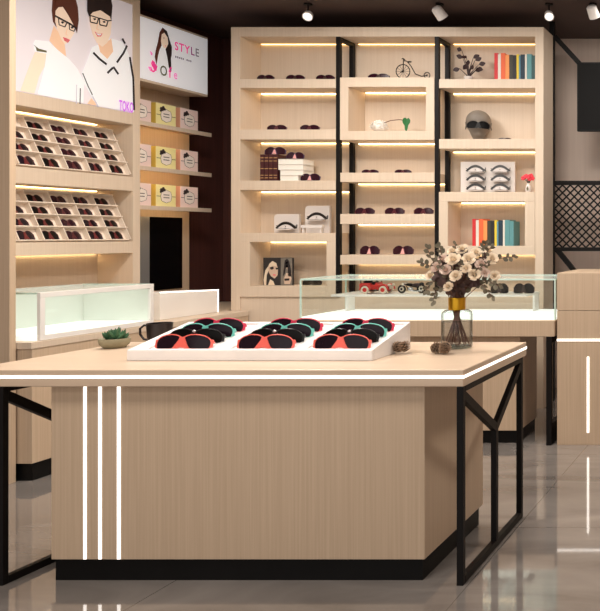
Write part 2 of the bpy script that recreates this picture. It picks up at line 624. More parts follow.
# ================================================================ left wall cabinet
LC = thing('wall_cabinet', 'tall pale wood cabinet on the left wall with two slanted racks', 'cabinet', (-4.7, 4.9, 0))
L = at(LC)
FX = -4.7
MB().box(-4.98, -4.26, 4.224, 4.26, 0, 3.19, 'wood').build('end_panel', LC, bevel=.002, local=L)
MB().box(-4.998, -4.965, 4.262, 5.63, .79, 3.19, 'wood_pale').build('back_panel', LC, local=L)
MB().box(-4.965, FX, 5.566, 5.63, .792, 3.19, 'wood_pale').build('side_panel', LC, bevel=.002, local=L)
for z0, z1, n_ in ((2.215, 2.30, 'rail'), (1.725, 1.83, 'shelf'), (1.268, 1.353, 'shelf'), (3.105, 3.19, 'rail')):
    MB().box(-4.965, FX, 4.262, 5.566, z0, z1, 'wood_pale').build(n_, LC, bevel=.003, local=L)
for z in (2.215, 1.725, 1.268):
    MB().box(-4.960, -4.951, 4.30, 5.55, z - .004, z - .001, 'led_warm').build('led_strip', LC, local=L)

# backlit poster in the top bay
PO = thing('poster_lightbox', 'backlit poster of a woman and a man both wearing black-rimmed glasses', 'poster', (-4.72, 4.9, 2.302))
L = at(PO)
PXX = -4.703
MB().box(-4.95, PXX, 4.264, 5.564, 2.302, 3.103, 'panel_lit').build('light_panel', PO, local=L)
pr = MB()
LAY = [0]


def pz(px, py, s=0):
    v = onX(px, py, PXX)
    v.x = PXX
    return v


def poly(pts, mn, ox, oy, sc, lay, mb=None, X=PXX):
    q = []
    for a, c in pts:
        v = onX(ox + a / sc, oy + c / sc, X)
        v.z = max(2.306, min(v.z, 3.098)) if X == PXX else v.z
        v.x = X + .0012 * lay
        q.append(v)
    (mb or pr).slab(q, (.0010, 0, 0), mn)


def stroke(pts, wd, mn, ox, oy, sc, lay, mb=None, X=PXX):
    q = []
    for a, c in pts:
        v = onX(ox + a / sc, oy + c / sc, X)
        v.x = X + .0012 * lay
        q.append(v)
    for p, r in zip(q, q[1:]):
        d = (r - p).normalized()
        n = Vector((0, -d.z, d.y)) * wd / 2
        (mb or pr).slab([p + n, p - n, r - n, r + n], (.001, 0, 0), mn)


A1 = (15, 0, 5.557)
A2 = (70, 0, 5.09)
# woman
poly([(212, -80), (203, 60), (210, 120), (228, 150), (300, 120), (345, 165), (351, 110), (345, 50), (318, -60)], 'hair_print', *A1, 1)
poly([(215, 140), (190, 225), (235, 280), (285, 335), (275, 250), (240, 180)], 'skin_shade_print', *A1, 1)
poly([(110, 288), (172, 298), (162, 370), (132, 425), (106, 530), (28, 516), (58, 420), (88, 340)], 'skin_print', *A1, 1)
poly([(98, 245), (110, 222), (185, 230), (240, 282), (300, 330), (345, 382), (382, 460), (378, 586), (128, 552), (125, 515), (165, 365), (172, 298), (108, 286)], 'white_print', *A1, 2)
poly([(222, 60), (220, 120), (234, 170), (254, 220), (274, 246), (300, 226), (326, 182), (322, 140), (292, 84), (262, 38), (238, 40)], 'skin_print', *A1, 3)
poly([(240, 30), (262, 30), (300, 90), (330, 150), (340, 185), (350, 110), (345, 40), (318, -60), (225, -60), (218, 60)], 'hair_print', *A1, 4)
stroke([(218, 88), (262, 112), (300, 132), (338, 158)], .012, 'dark_print', *A1, 5)
stroke([(236, 100), (240, 138), (272, 150), (284, 124)], .006, 'dark_print', *A1, 5)
stroke([(296, 132), (298, 164), (322, 174), (332, 156)], .006, 'dark_print', *A1, 5)
poly([(250, 122), (262, 118), (270, 126), (260, 132)], 'dark_print', *A1, 4)
poly([(304, 150), (314, 146), (322, 154), (312, 160)], 'dark_print', *A1, 4)
poly([(262, 206), (282, 212), (302, 222), (290, 238), (270, 226)], 'lips_print', *A1, 4)
stroke([(286, 160), (278, 190), (288, 196)], .004, 'skin_shade_print', *A1, 4)
poly([(100, 248), (112, 262), (118, 284), (172, 292), (172, 282), (128, 270)], 'olive_print', *A1, 3)
stroke([(340, 470), (338, 578)], .006, 'grey_print', *A1, 3)
stroke([(360, 490), (358, 578)], .006, 'dark_print', *A1, 3)
# man
poly([(110, 240), (88, 300), (58, 372), (66, 420), (100, 480), (130, 545), (322, 572), (326, 420), (312, 320), (284, 250), (262, 212), (206, 196), (150, 225)], 'white_print', *A2, 3)
poly([(135, 205), (150, 265), (186, 300), (216, 262), (206, 195), (165, 230)], 'skin_shade_print', *A2, 4)
poly([(84, -60), (84, 55), (94, 84), (206, 110), (212, 30), (204, -60)], 'hair_dark_print', *A2, 4)
poly([(92, 84), (98, 125), (110, 170), (132, 218), (160, 238), (186, 216), (202, 172), (207, 110), (198, 84), (150, 52), (112, 62)], 'skin_print', *A2, 5)
for c in ((120, 98), (168, 112)):
    stroke([(c[0] - 24, c[1] - 20), (c[0] - 22, c[1] + 14), (c[0] + 12, c[1] + 22), (c[0] + 20, c[1] - 6), (c[0] - 24, c[1] - 20)], .008, 'dark_print', *A2, 6)
    poly([(c[0] - 8, c[1] - 4), (c[0] + 4, c[1] - 6), (c[0] + 8, c[1] + 2), (c[0] - 2, c[1] + 5)], 'dark_print', *A2, 6)
stroke([(186, 106), (206, 104)], .008, 'dark_print', *A2, 6)
stroke([(136, 120), (130, 148), (142, 152)], .005, 'skin_shade_print', *A2, 6)
poly([(120, 160), (140, 172), (160, 170), (152, 186), (134, 186)], 'lips_print', *A2, 6)
poly([(126, 166), (140, 174), (154, 172), (148, 180), (136, 180)], 'white_print', *A2, 7)
stroke([(114, 268), (146, 300), (182, 328)], .016, 'dark_print', *A2, 5)
stroke([(286, 232), (268, 270), (234, 318)], .014, 'dark_print', *A2, 5)
stroke([(262, 196), (276, 222)], .016, 'dark_print', *A2, 5)
stroke([(186, 372), (214, 344)], .014, 'dark_print', *A2, 5)
stroke([(216, 340), (242, 378)], .016, 'dark_print', *A2, 5)
stroke([(60, 372), (88, 440), (110, 484)], .006, 'dark_print', *A2, 5)
stroke([(110, 490), (140, 545)], .010, 'grey_print', *A2, 5)
stroke([(300, 290), (318, 400), (322, 560)], .016, 'dark_print', *A2, 5)
poly([(84, 528), (104, 500), (122, 520), (130, 548), (96, 540)], 'skin_shade_print', *A2, 5)
p0 = onX(70 + 244 / 5.09, 560 / 5.09, PXX)
text_into(pr, 'TOKO', .105, (PXX + .010, p0.y, p0.z), (0, .40, 0), (0, 0, 1), 'purple_print', .003)
pr.build('printed_portrait', PO, local=L)


# slanted racks with sunglasses
def rack(zb, which, cells):
    R = thing('sunglasses_rack', 'slanted beige rack of sunglasses in the %s bay under the poster' % which, 'rack', (-4.72, 4.9, zb))
    L = at(R)
    h = .318
    up = Vector((-.14, 0, .318)).normalized()
    nrm = Vector((.318, 0, .14)).normalized()
    ln = math.hypot(.14, .318)
    B0 = Vector((-4.72, 0, zb))
    y0, y1 = 4.38, 5.535
    mb = MB()

    def quad(ua, ub, na, nb, ya, yb, mn):
        P = [B0 + up * u + nrm * n + Vector((0, y, 0)) for u, n, y in
             ((ua, na, ya), (ua, nb, ya), (ua, nb, yb), (ua, na, yb), (ub, na, ya), (ub, nb, ya), (ub, nb, yb), (ub, na, yb))]
        mb.hexa(P, mn)
    quad(0, ln, -.012, 0, y0, y1, 'tray_board')
    mb.build('sloping_board', R, local=L)
    mb = MB()
    for k in range(5):
        quad(k * ln / 4 - .002, k * ln / 4 + .004, 0, .045 if k else .02, y0, y1, 'tray_board')
    ys = [y1 - .165 * k for k in range(8)]
    for y in ys:
        quad(.0, ln, 0, .034, y - .003, y + .003, 'tray_board')
    mb.build('divider_grid', R, local=L)
    # rack foot so that it stands on the shelf
    mb = MB()
    for y in (4.5, 5.0, 5.5):
        mb.slab([(-4.735, y, zb - .003), (-4.92, y, zb - .003), (-4.865, y, zb + .28)], (0, .012, 0), 'tray_board')
    mb.build('support', R, local=L)
    g = 'sunglasses in the %s slanted rack' % which
    for r in range(4):              # 0 is the top row
        for c in range(5):          # 0 is the column nearest the end panel
            if r == 0 and c == 0:
                continue
            yc = y1 - .165 * (5 - c) + .072
            u0 = ln * (3 - r) / 4 + .006
            o = B0 + up * u0 + nrm * .014 + Vector((0, yc, 0))
            mw = basis((0, 1, 0), -nrm, up, o)
            rn = ('top', 'second', 'third', 'bottom')[r]
            cn = ('slot beside the pillar', 'second slot from the pillar', 'middle slot', 'second slot from the right end', 'slot at the right end')[c]
            v = (r * 3 + c * 2) % 3
            sunglasses('burgundy sunglasses, %s row, %s of the %s slanted rack' % (rn, cn, which), mw, .128, .064,
                       ('frame_burgundy', 'frame_maroon', 'frame_burgundy')[v], ('lens_dark', 'lens_plum', 'lens_black')[v], True, g)
    return R


rack(1.836, 'upper', 0)
rack(1.359, 'lower', 0)

# ================================================================ left counter with lit glass case
CT = thing('wall_counter', 'pale wood counter along the left wall under the racks', 'counter', (-4.5, 5.1, 0))
L = at(CT)
CX = -4.177
MB().box(-4.99, CX - .004, 4.272, 6.05, .10, .752, 'wood').build('body', CT, bevel=.002, local=L)
MB().box(-4.99, CX, 4.264, 6.05, .752, .79, 'wood_pale').box(-4.99, -4.36, 6.05, 6.89, .752, .79, 'wood_pale').build('countertop', CT, bevel=.002, local=L)
MB().box(-4.99, -4.36, 6.05, 6.89, .1, .752, 'wood').build('return_body', CT, local=L)
MB().box(-4.99, CX - .014, 4.285, 6.05, 0, .10, 'black_base').box(-4.99, -4.36, 6.05, 6.89, 0, .1, 'black_base').build('plinth', CT, local=L)

SC = thing('glass_showcase', 'white-framed lit glass case standing on the left wall counter', 'showcase', (-4.4, 4.7, .79))
L = at(SC)
sx, sy0, sy1, sz0, sz1 = -4.185, 4.325, 5.125, .792, 1.068
MB().box(-4.66, sx - .021, sy0, sy1, sz0, sz0 + .024, 'deck_light').build('light_deck', SC, local=L)
fr = MB()
w = .03
fr.box(sx - .02, sx, sy0, sy1, sz0, sz0 + w, 'case_white').box(sx - .02, sx, sy0, sy1, sz1 - w, sz1, 'case_white')
fr.box(sx - .02, sx, sy0, sy0 + w, sz0 + w, sz1 - w, 'case_white').box(sx - .02, sx, sy1 - w, sy1, sz0 + w, sz1 - w, 'case_white')
fr.build('front_frame', SC, bevel=.002, local=L)
MB().box(sx - .014, sx - .008, sy0 + w, sy1 - w, sz0 + w, sz1 - w, 'case_glass').build('front_pane', SC, local=L)
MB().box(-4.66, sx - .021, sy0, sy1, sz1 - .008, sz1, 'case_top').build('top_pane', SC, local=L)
MB().box(-4.66, sx - .021, sy0, sy0 + .008, sz0 + .025, sz1 - .009, 'case_glass').build('end_pane', SC, local=L)
MB().box(-4.66, sx - .021, sy1 - .008, sy1, sz0 + .025, sz1 - .009, 'case_back').build('far_end_panel', SC, local=L)
MB().box(-4.67, -4.661, sy0, sy1, sz0, sz1, 'case_back').build('back_panel', SC, local=L)
MB().box(-4.66, sx - .021, sy0 - .001, sy0 + .009, sz1 - .010, sz1 + .001, 'glass_edge').box(-4.66, sx - .021, sy1 - .009, sy1 + .001, sz1 - .010, sz1 + .001, 'glass_edge').build('glass_edge', SC, local=L)

BX = thing('display_box', 'low white-edged display box on the wall counter beyond the glass case', 'display box', (-4.45, 5.6, .79))
L = at(BX)
MB().hexa([(-4.60, 5.38, .791), (-4.35, 5.38, .791), (-4.35, 5.95, .791), (-4.60, 5.95, .791),
           (-4.60, 5.38, .988), (-4.35, 5.38, .988), (-4.35, 5.95, .966), (-4.60, 5.95, .966)], 'case_white').build('body', BX, bevel=.003, local=L)
e = MB()
e.hexa([(-4.352, 5.38, .984), (-4.347, 5.38, .984), (-4.347, 5.95, .962), (-4.352, 5.95, .962),
        (-4.352, 5.38, .992), (-4.347, 5.38, .992), (-4.347, 5.95, .970), (-4.352, 5.95, .970)], 'led_white')
e.box(-4.352, -4.347, 5.945, 5.952, .792, .968, 'led_white')
e.build('lit_edge', BX, local=L)

# ================================================================ gift box shelves, sign and mirror beyond
SU = thing('wall_shelf_unit', 'narrow wood panel with three lit shelves of gift boxes', 'shelf', (-4.9, 6.05, .79))
L = at(SU)
MB().box(-4.998, -4.94, 5.635, 6.42, .792, 3.10, 'wood').build('back_panel', SU, bevel=.002, local=L)
SZ = (2.268, 1.926, 1.626)
for z in SZ:
    MB().box(-4.94, -4.75, 5.635, 6.42, z - .014, z, 'wood_pale').box(-4.764, -4.75, 5.635, 6.42, z - .032, z - .014, 'wood_pale').build('shelf', SU, bevel=.001, local=L)
for z in SZ:
    MB().box(-4.774, -4.766, 5.66, 6.40, z - .022, z - .0145, 'led_shelf').build('led_strip', SU, local=L)

SG = thing('sign_lightbox', 'white backlit sign with a long-haired woman and pink STYLE lettering', 'sign', (-4.8, 6.0, 2.57))
L = at(SG)
sgx = -4.724
MB().box(-4.938, sgx - .004, 5.637, 6.345, 2.565, 3.065, 'wood_pale').build('casing', SG, bevel=.002, local=L)
MB().box(sgx - .004, sgx, 5.645, 6.338, 2.583, 3.048, 'sign_lit').build('light_panel', SG, local=L)
sp = MB()
A3 = (140, 20, 8.571)


def sgp(pts, mn, lay): poly(pts, mn, *A3, lay, sp, sgx)


sgp([(150, 250), (172, 225), (215, 245), (232, 320), (245, 420), (140, 390), (142, 330)], 'white_print', 1)
sgp([(190, 64), (165, 105), (150, 190), (132, 258), (124, 315), (138, 385), (152, 300), (164, 255), (182, 218), (176, 180), (182, 122), (206, 108)], 'hair_print', 2)
sgp([(190, 64), (228, 96), (250, 170), (270, 232), (268, 300), (262, 330), (266, 440), (244, 405), (232, 325), (216, 252), (240, 205), (234, 150), (206, 108)], 'hair_dark_print', 2)
sgp([(182, 122), (206, 108), (234, 150), (238, 205), (222, 246), (196, 236), (178, 190)], 'skin_print', 1)
sgp([(196, 152), (206, 150), (204, 160)], 'dark_print', 2)
sgp([(210, 218), (222, 220), (216, 228)], 'lips_print', 2)
sgp([(100, 338), (146, 398), (136, 440), (112, 420)], 'pink_print', 2)
sgp([(82, 262), (104, 284), (102, 306), (88, 296)], 'rose_print', 2)
sgp([(66, 398), (96, 402), (108, 440), (84, 438)], 'rose_print', 1)
b0 = onX(140 + 294 / 8.571, 20 + 252 / 8.571, sgx)
xx = 0
for ch, mn in zip('STYLE', ('pink_print', 'pink_print', 'pink_print', 'plum_print', 'ash_print')):
    w_ = text_into(sp, ch, .092, (sgx + .002, b0.y + xx, b0.z), (0, .95, 0), (0, 0, 1), mn, .0016)
    xx += w_ * .95 + .006
b0 = onX(140 + 300 / 8.571, 20 + 322 / 8.571, sgx)
for k in range(9):           # a line of print too small to read
    if k == 5: continue
    y = b0.y + k * .0195
    sp.slab([(sgx + .001, y, b0.z), (sgx + .001, y + .012, b0.z), (sgx + .001, y + .012, b0.z + .016), (sgx + .001, y, b0.z + .016)], (.001, 0, 0), 'ash_print')
for ch, u, v, s_, mn in (('S', 88, 440, .12, 'pink_print'), ('O', 166, 468, .11, 'olive_print'), ('f', 242, 490, .12, 'pink_print'), ('e', 284, 500, .10, 'rose_print')):
    b0 = onX(140 + u / 8.571, 20 + v / 8.571, sgx)
    text_into(sp, ch, s_, (sgx + .0045, b0.y, b0.z), (0, .8, 0), (0, 0, 1), mn, .0016)
sp.build('printed_face', SG, local=L)

MR = thing('dark_mirror', 'mirror with painted dark reflection in the wood surround below the gift boxes', 'mirror', (-4.93, 6.05, .95))
L = at(MR)
MB().box(-4.94, -4.926, 5.70, 6.325, .955, 1.545, 'dark_mirror').build('glass', MR, local=L)
MB().box(-4.94, -4.922, 5.86, 5.985, .955, 1.545, 'grey_metal').build('grey_strip', MR, local=L)


def gift_box(label, y0, y1, z, pink, lay):
    t = thing('gift_box', label, 'box', (-4.82, (y0 + y1) / 2, z), 'gift boxes on the wall shelves')
    L = at(t)
    fx, d, h = -4.795, .10, .172
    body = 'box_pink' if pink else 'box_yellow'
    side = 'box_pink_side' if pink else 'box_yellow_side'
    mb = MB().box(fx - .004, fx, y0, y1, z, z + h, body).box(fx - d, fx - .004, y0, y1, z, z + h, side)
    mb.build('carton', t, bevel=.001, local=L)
    yc, zc = (y0 + y1) / 2, z + h * .47
    p = MB()
    R = .055
    ring = [Vector((fx + .0005, yc + R * math.cos(a) * (1.15 if i % 2 else 1), zc + R * .95 * math.sin(a))) for i, a in enumerate([math.pi * k / 4 for k in range(8)])]
    p.slab(ring, (.0006, 0, 0), 'box_badge')
    for a, c in zip(ring, ring[1:] + ring[:1]):
        p.tube([a, c], .0015, 'box_ink', 5)
    for ya, yb in ((y0 + .004, yc - R), (yc + R, y1 - .004)):
        p.box(fx, fx + .001, ya, yb, zc - .002, zc + .002, 'box_ink')
    for dz in (.012, -.010):
        p.box(fx + .001, fx + .0022, yc - .028, yc + .030, zc + dz - .003, zc + dz + .003, 'box_ink')
    for dy, dz, r in ((-.05, .05, .014), (-.03, .062, .013), (-.018, .05, .012), (-.056, .034, .010), (-.038, .042, .012)):
        p.slab([Vector((fx + .001, yc + dy + r * math.cos(q * math.pi / 3), zc + dz + r * math.sin(q * math.pi / 3))) for q in range(6)], (.0015, 0, 0), 'box_ink')
    p.build('printed_badge', t, local=L)


for k, z in enumerate(SZ):
    sh = ('top', 'middle', 'lowest')[k]
    gift_box('pink gift box half hidden by the cabinet side on the %s wall shelf' % sh, 5.66, 5.845, z, True, k)
    gift_box('yellow gift box between two pink ones on the %s wall shelf' % sh, 5.893, 6.09, z, False, k)
    gift_box('pink gift box at the open far end of the %s wall shelf' % sh, 6.139, 6.325, z, True, k)

# ================================================================ back display cabinet
YF, YB = 6.06, 6.31


def X(px): return (px - PX) * YF / F


def Z(py): return CAMZ + (PY - py) * YF / F


def XD(px, d): return (px - PX) * (YF + d) / F


BC = thing('display_shelving', 'tall lit pale wood shelving unit across the back with black metal uprights', 'shelving', (-3.07, 6.18, 0))
L = at(BC)
xl, xr = X(231), X(543.5)
MB().box(xl, X(240), YF, YB, 0, Z(27), 'wood_pale').build('side_panel', BC, bevel=.002, local=L)
MB().box(X(535), xr, YF, YB, 0, Z(27), 'wood_pale').build('side_panel', BC, bevel=.002, local=L)
MB().box(X(240), X(535), YF, YB, Z(36.5), Z(27), 'wood_pale').build('top_panel', BC, bevel=.002, local=L)
MB().box(xl, xr, YB, YB + .015, 0, Z(27), 'wood_pale').build('back_panel', BC, local=L)
MB().box(X(240), X(535), YF + .01, YB, 0, Z(297), 'wood_pale').build('base', BC, bevel=.002, local=L)
for a, c in ((336, 340), (434.7, 438.8)):
    f_ = MB()
    z1, z0 = Z(36.6) - .001, Z(297) + .001
    t = .03
    f_.box(X(a), X(c), YF - .002, YF + t, z0, z1, 'black_metal').box(X(a), X(c), YB - .06, YB - .025, z0, z1, 'black_metal')
    f_.box(X(a), X(c), YF + t, YB - .06, z1 - t, z1, 'black_metal')
    f_.build('metal_upright', BC, bevel=.001, local=L)


def shelf(a, c, y0, y1):
    MB().box(X(a), X(c), YF, YB - .001, Z(y1), Z(y0), 'wood_pale').build('shelf', BC, bevel=.002, local=L)


def boxed(a, c, y0, y1, ia, ic, iy0, iy1):
    mb = MB()
    mb.box(X(a), X(c), YF - .004, YB - .001, Z(iy0), Z(y0), 'wood_pale').box(X(a), X(c), YF - .004, YB - .001, Z(y1), Z(iy1), 'wood_pale')
    mb.box(X(a), X(ia), YF - .004, YB - .001, Z(iy1), Z(iy0), 'wood_pale').box(X(ic), X(c), YF - .004, YB - .001, Z(iy1), Z(iy0), 'wood_pale')
    mb.build('box_niche', BC, bevel=.002, local=L)


def led(a, c, y, k='led_warm'):
    MB().box(X(a) + .01, X(c) - .01, YB - .012, YB - .003, Z(y) - .0045, Z(y) - .001, k).build('led_strip', BC, local=L)


for y0, y1 in ((79, 88), (129.5, 139.5), (180.6, 190)):
    shelf(240, 335.8, y0, y1)
boxed(240, 335.8, 233, 296.9, 250, 326.6, 242, 286)
led(240, 335, 36.5, 'led_warm_soft')
for y in (88, 139.5, 190): led(240, 335, y)
led(250, 326.6, 242)
boxed(340.2, 434.5, 77.5, 140, 348.5, 426, 87, 131)
for y0, y1 in ((172.7, 182), (214, 224), (255, 264.5)): shelf(340.2, 434.5, y0, y1)
led(341, 434, 36.5, 'led_warm_soft')
led(348.5, 426, 87)
for y in (140, 182, 224, 264.5): led(341, 434, y)
for y0, y1 in ((79, 88), (139, 148.7)): shelf(439, 535, y0, y1)
boxed(439, 535, 192, 255, 448, 525, 201.5, 246)
led(440, 534, 36.5, 'led_warm_soft')
for y in (88, 148.7): led(440, 534, y)
led(448, 525, 201.5)
led(440, 534, 255)


def shelf_glasses(px0, px1, ytop, label, fm='frame_brown', lm='lens_plum', ysh=None, h=.055, Y=None, grp=None, z=None, pale=False):
    Yc = Y or YF + .05
    w = (px1 - px0) * Yc / F
    o = Vector((((px0 + px1) / 2 - PX) * Yc / F, Yc, (Z(ytop) if z is None else z) + .002))
    t = sunglasses(label, upright(o, 0, math.radians(8)), w, h, fm, lm, True, grp)
    if pale:
        q = .014 * w
        MB().slab([(-.03 * w, -q, .62 * h), (0, -q, .70 * h), (.03 * w, -q, .62 * h), (.105 * w, -q, .02 * h), (0, -q, .10 * h), (-.105 * w, -q, .02 * h)], (0, .004 * w, 0), 'bridge_pale').build('pale_bridge', t)


for (a, c), n_ in zip(((256, 273.5), (285, 304), (315, 334)), ('nearest the side panel', 'in the middle', 'beside the first black upright')):
    shelf_glasses(a, c, 79, 'dark sunglasses %s on the top left shelf' % n_, h=.045, grp='sunglasses on the top left shelf')
for (a, c), n_ in zip(((266, 286), (299, 319)), ('left', 'right')):
    shelf_glasses(a, c, 129.5, 'maroon sunglasses, the %s pair above the shelf of dark red books' % n_, 'frame_maroon', 'lens_plum', h=.045, grp='sunglasses above the dark red books')
shelf_glasses(367, 389, 77.5, 'brown sunglasses beside the model bicycle', h=.042)
for (a, c), n_ in zip(((361, 378), (394, 411)), ('left', 'right')):
    shelf_glasses(a, c, 172.7, 'maroon sunglasses, the %s pair just under the white flower niche' % n_, 'frame_maroon', 'lens_plum', h=.028, Y=YF + .045, grp='sunglasses under the flower niche')
for (a, c), n_ in zip(((354, 374), (384, 404), (413, 433)), ('left', 'middle', 'right')):
    shelf_glasses(a, c, 214, 'dark red sunglasses, %s of three on the second middle shelf' % n_, 'frame_maroon', 'lens_plum', h=.052, grp='three sunglasses on the second middle shelf')
for (a, c), n_ in zip(((359, 379), (392, 413)), ('left', 'right')):
    shelf_glasses(a, c, 254.8, 'dark red sunglasses with pale bridge, %s pair on the lowest middle shelf' % n_, 'frame_maroon', 'lens_plum', h=.072, grp='sunglasses on the lowest middle shelf', pale=True)
shelf_glasses(498, 511, 139, 'small dark sunglasses lying beside the grey mannequin head', h=.014)
shelf_glasses(301.5, 321, 286, 'black sunglasses in the niche beside the photo card', 'frame_black', 'lens_black', h=.05, Y=YF + .09)


# books
def book(name_label, x0, x1, y0, y1, z0, z1, cm, flat=False, grp=None, bands=None):
    t = thing('book', name_label, 'book', ((x0 + x1) / 2, (y0 + y1) / 2, z0), grp)
    L = at(t)
    c = .003
    if not flat:      # standing, spine toward the viewer
        cv = MB().box(x0, x1, y0, y0 + c, z0, z1, cm).box(x0, x0 + c, y0 + c, y1, z0, z1, cm).box(x1 - c, x1, y0 + c, y1, z0, z1, cm)
        if bands:
            for k in (.10, .20, .45, .74, .86):
                cv.box(x0 + .002, x1 - .002, y0 - .0006, y0, z0 + (z1 - z0) * k, z0 + (z1 - z0) * k + .005, bands)
        cv.build('cover', t, bevel=.0008, local=L)
        MB().box(x0 + c, x1 - c, y0 + c, y1 - .004, z0 + .003, z1 - .004, 'paper').build('pages', t, local=L)
    else:
        MB().box(x0, x1, y0, y1, z0, z0 + c, cm).box(x0, x1, y0, y1, z1 - c, z1, cm).box(x0, x0 + c, y0, y1, z0 + c, z1 - c, cm).build('cover', t, bevel=.0008, local=L)
        MB().box(x0 + c, x1 - .004, y0 + .004, y1 - .004, z0 + c, z1 - c, 'paper').build('pages', t, local=L)
    return t


zs = Z(180.6) + .0005
bx = [259.8, 264.1, 268.6, 273, 277.6]
for k in range(4):
    book('dark red gilt-banded book, %s of four standing beside the stacked white books' % ('leftmost', 'second', 'third', 'rightmost')[k],
         XD(bx[k], .03) + .0022, XD(bx[k + 1], .03) - .0022, YF + .03, YF + .19, zs, Z(154) , 'book_maroon', grp='dark red books on the third left shelf', bands='book_gilt')
for k, (a, c, y0, y1) in enumerate(((280.2, 298.5, 180.4, 175.6), (280.2, 303.5, 175.3, 170.2), (278.2, 303.3, 169.2, 163.6), (278.2, 303.3, 163.2, 157.6))):
    z0 = zs + k * .0445
    book('white book lying flat, %s of the stack of four' % ('lowest', 'second lowest', 'third', 'topmost')[k], XD(a, .03), XD(c, .03), YF + .03, YF + .18, z0, z0 + .0435,
         'book_white', True, 'stacked white books')
zz = Z(154)
shelf_glasses(263.5, 285, 0, 'purple-black sunglasses resting on top of the standing dark red books', 'frame_purple', 'lens_plum', h=.062, Y=YF + .06, z=zz + .001, pale=True)
shelf_glasses(285.5, 303.5, 0, 'purple-black sunglasses resting on top of the stacked white books', 'frame_purple', 'lens_plum', h=.056, Y=YF + .05, z=zs + 4 * .0445, pale=True)
shelf_glasses(299.5, 319.5, 180.6, 'purple-black sunglasses on the shelf against the stacked white books', 'frame_purple', 'lens_plum', h=.058, Y=YF + .02, pale=True)

ROW = [(0, 3.6, 'book_red', 'red', 27.2), (3.6, 6.6, 'book_white', 'slim white', 26), (6.6, 11.0, 'book_orange', 'orange-red', 27.2), (11.0, 15.0, 'book_amber', 'light orange', 25.5),
       (15.0, 18.6, 'book_forest', 'brown', 25.5), (18.6, 22.2, 'book_black', 'black', 25), (22.2, 24.6, 'book_yellow', 'yellow', 26), (24.6, 26.2, 'book_blue', 'slim blue', 24.5),
       (26.2, 30.6, 'book_navy', 'navy', 25.8), (30.6, 32.6, 'book_white', 'thin white', 26), (32.6, 37.4, 'book_teal', 'teal', 26.2), (37.4, 41.5, 'book_deep_teal', 'dark teal', 24.8)]
for base, x0, where, yb in ((0, 494.2, 'top right shelf', 79), (1, 472.2, 'lower right niche', 246)):
    for a, c, cm, nm, h in ROW:
        if base and nm == 'dark teal':
            cm = 'book_teal'; nm = 'pale teal end'
        book('%s book standing in the row on the %s' % (nm, where), XD(x0 + a, .04) + .0006, XD(x0 + c, .04) - .0006, YF + .04, YF + .19, Z(yb) + .0005, Z(yb) + h * YF / F, cm,
             grp='coloured books on the %s' % where)


# display stands with black sunglasses
def stand(label, gl, x0, x1, ytop, gx0, gx1, gy):
    t = thing('display_stand', label, 'stand', (XD((x0 + x1) / 2, .14), YF + .15, Z(233)), 'white sunglasses stands')
    L = at(t)
    zb, zt = Z(233) + .0005, Z(ytop)
    r = .03
    pts = [(XD(x0, .14), zb), (XD(x1, .14), zb), (XD(x1, .14), zt)] + [(XD(x0, .14) + r - r * math.sin(a), zt - r + r * math.cos(a)) for a in [math.pi / 2 * k / 5 for k in range(6)]]
    MB().slab([(x, YF + .14, z) for x, z in pts], (0, .03, 0), 'ceramic_white').build('board', t, bevel=.002, local=L)
    zg = Z(gy)
    MB().box(XD(gx0, .1) + .03, XD(gx1, .1) - .03, YF + .07, YF + .14, zg - .006, zg, 'ceramic_white').build('ledge', t, bevel=.001, local=L)
    shelf_glasses(gx0, gx1, 0, gl, 'frame_black', 'lens_clear', h=.060, Y=YF + .085, z=zg)


stand('low white stand holding black half-rim glasses on the fourth left shelf', 'black half-rim glasses on the low white stand', 274, 298.8, 213.6, 274.5, 296, 229)
stand('tall white stand holding black half-rim glasses on the fourth left shelf', 'black half-rim glasses on the tall white stand', 305, 329.4, 205, 305.5, 327, 219.5)
t = thing('white_riser', 'long white riser bar lying in front of the two white stands', 'riser', (X(308), YF + .05, Z(233)))
L = at(t)
MB().box(X(299), X(320.5), YF + .02, YF + .065, Z(228), Z(225), 'ceramic_white').build('top', t, bevel=.001, local=L)
for a in (300, 318):
    MB().box(X(a), X(a + 1.5), YF + .025, YF + .06, Z(233) + .0005, Z(228), 'ceramic_white').build('leg', t, local=L)

# photo card
t = thing('photo_card', 'upright card with two portraits of women in the lower left niche', 'photo', (X(277), YF + .08, Z(286)))
L = at(t)
Yp = YF + .08
px0, px1, pzb, pzt = XD(263.3, .08), XD(292.5, .08), Z(286) + .0008, Z(258)
MB().box(px0, px1, Yp, Yp + .02, pzb, pzt, 'book_black').build('card', t, local=L)
pp = MB()


def P2(u, v, lay): return Vector((px0 + (px1 - px0) * (u - 85) / 460, Yp - .0010 * lay, pzt - (pzt - pzb) * (v - 55) / 435))


def pf(pts, mn, lay): pp.slab([P2(u, v, lay) for u, v in pts], (0, .0009, 0), mn)


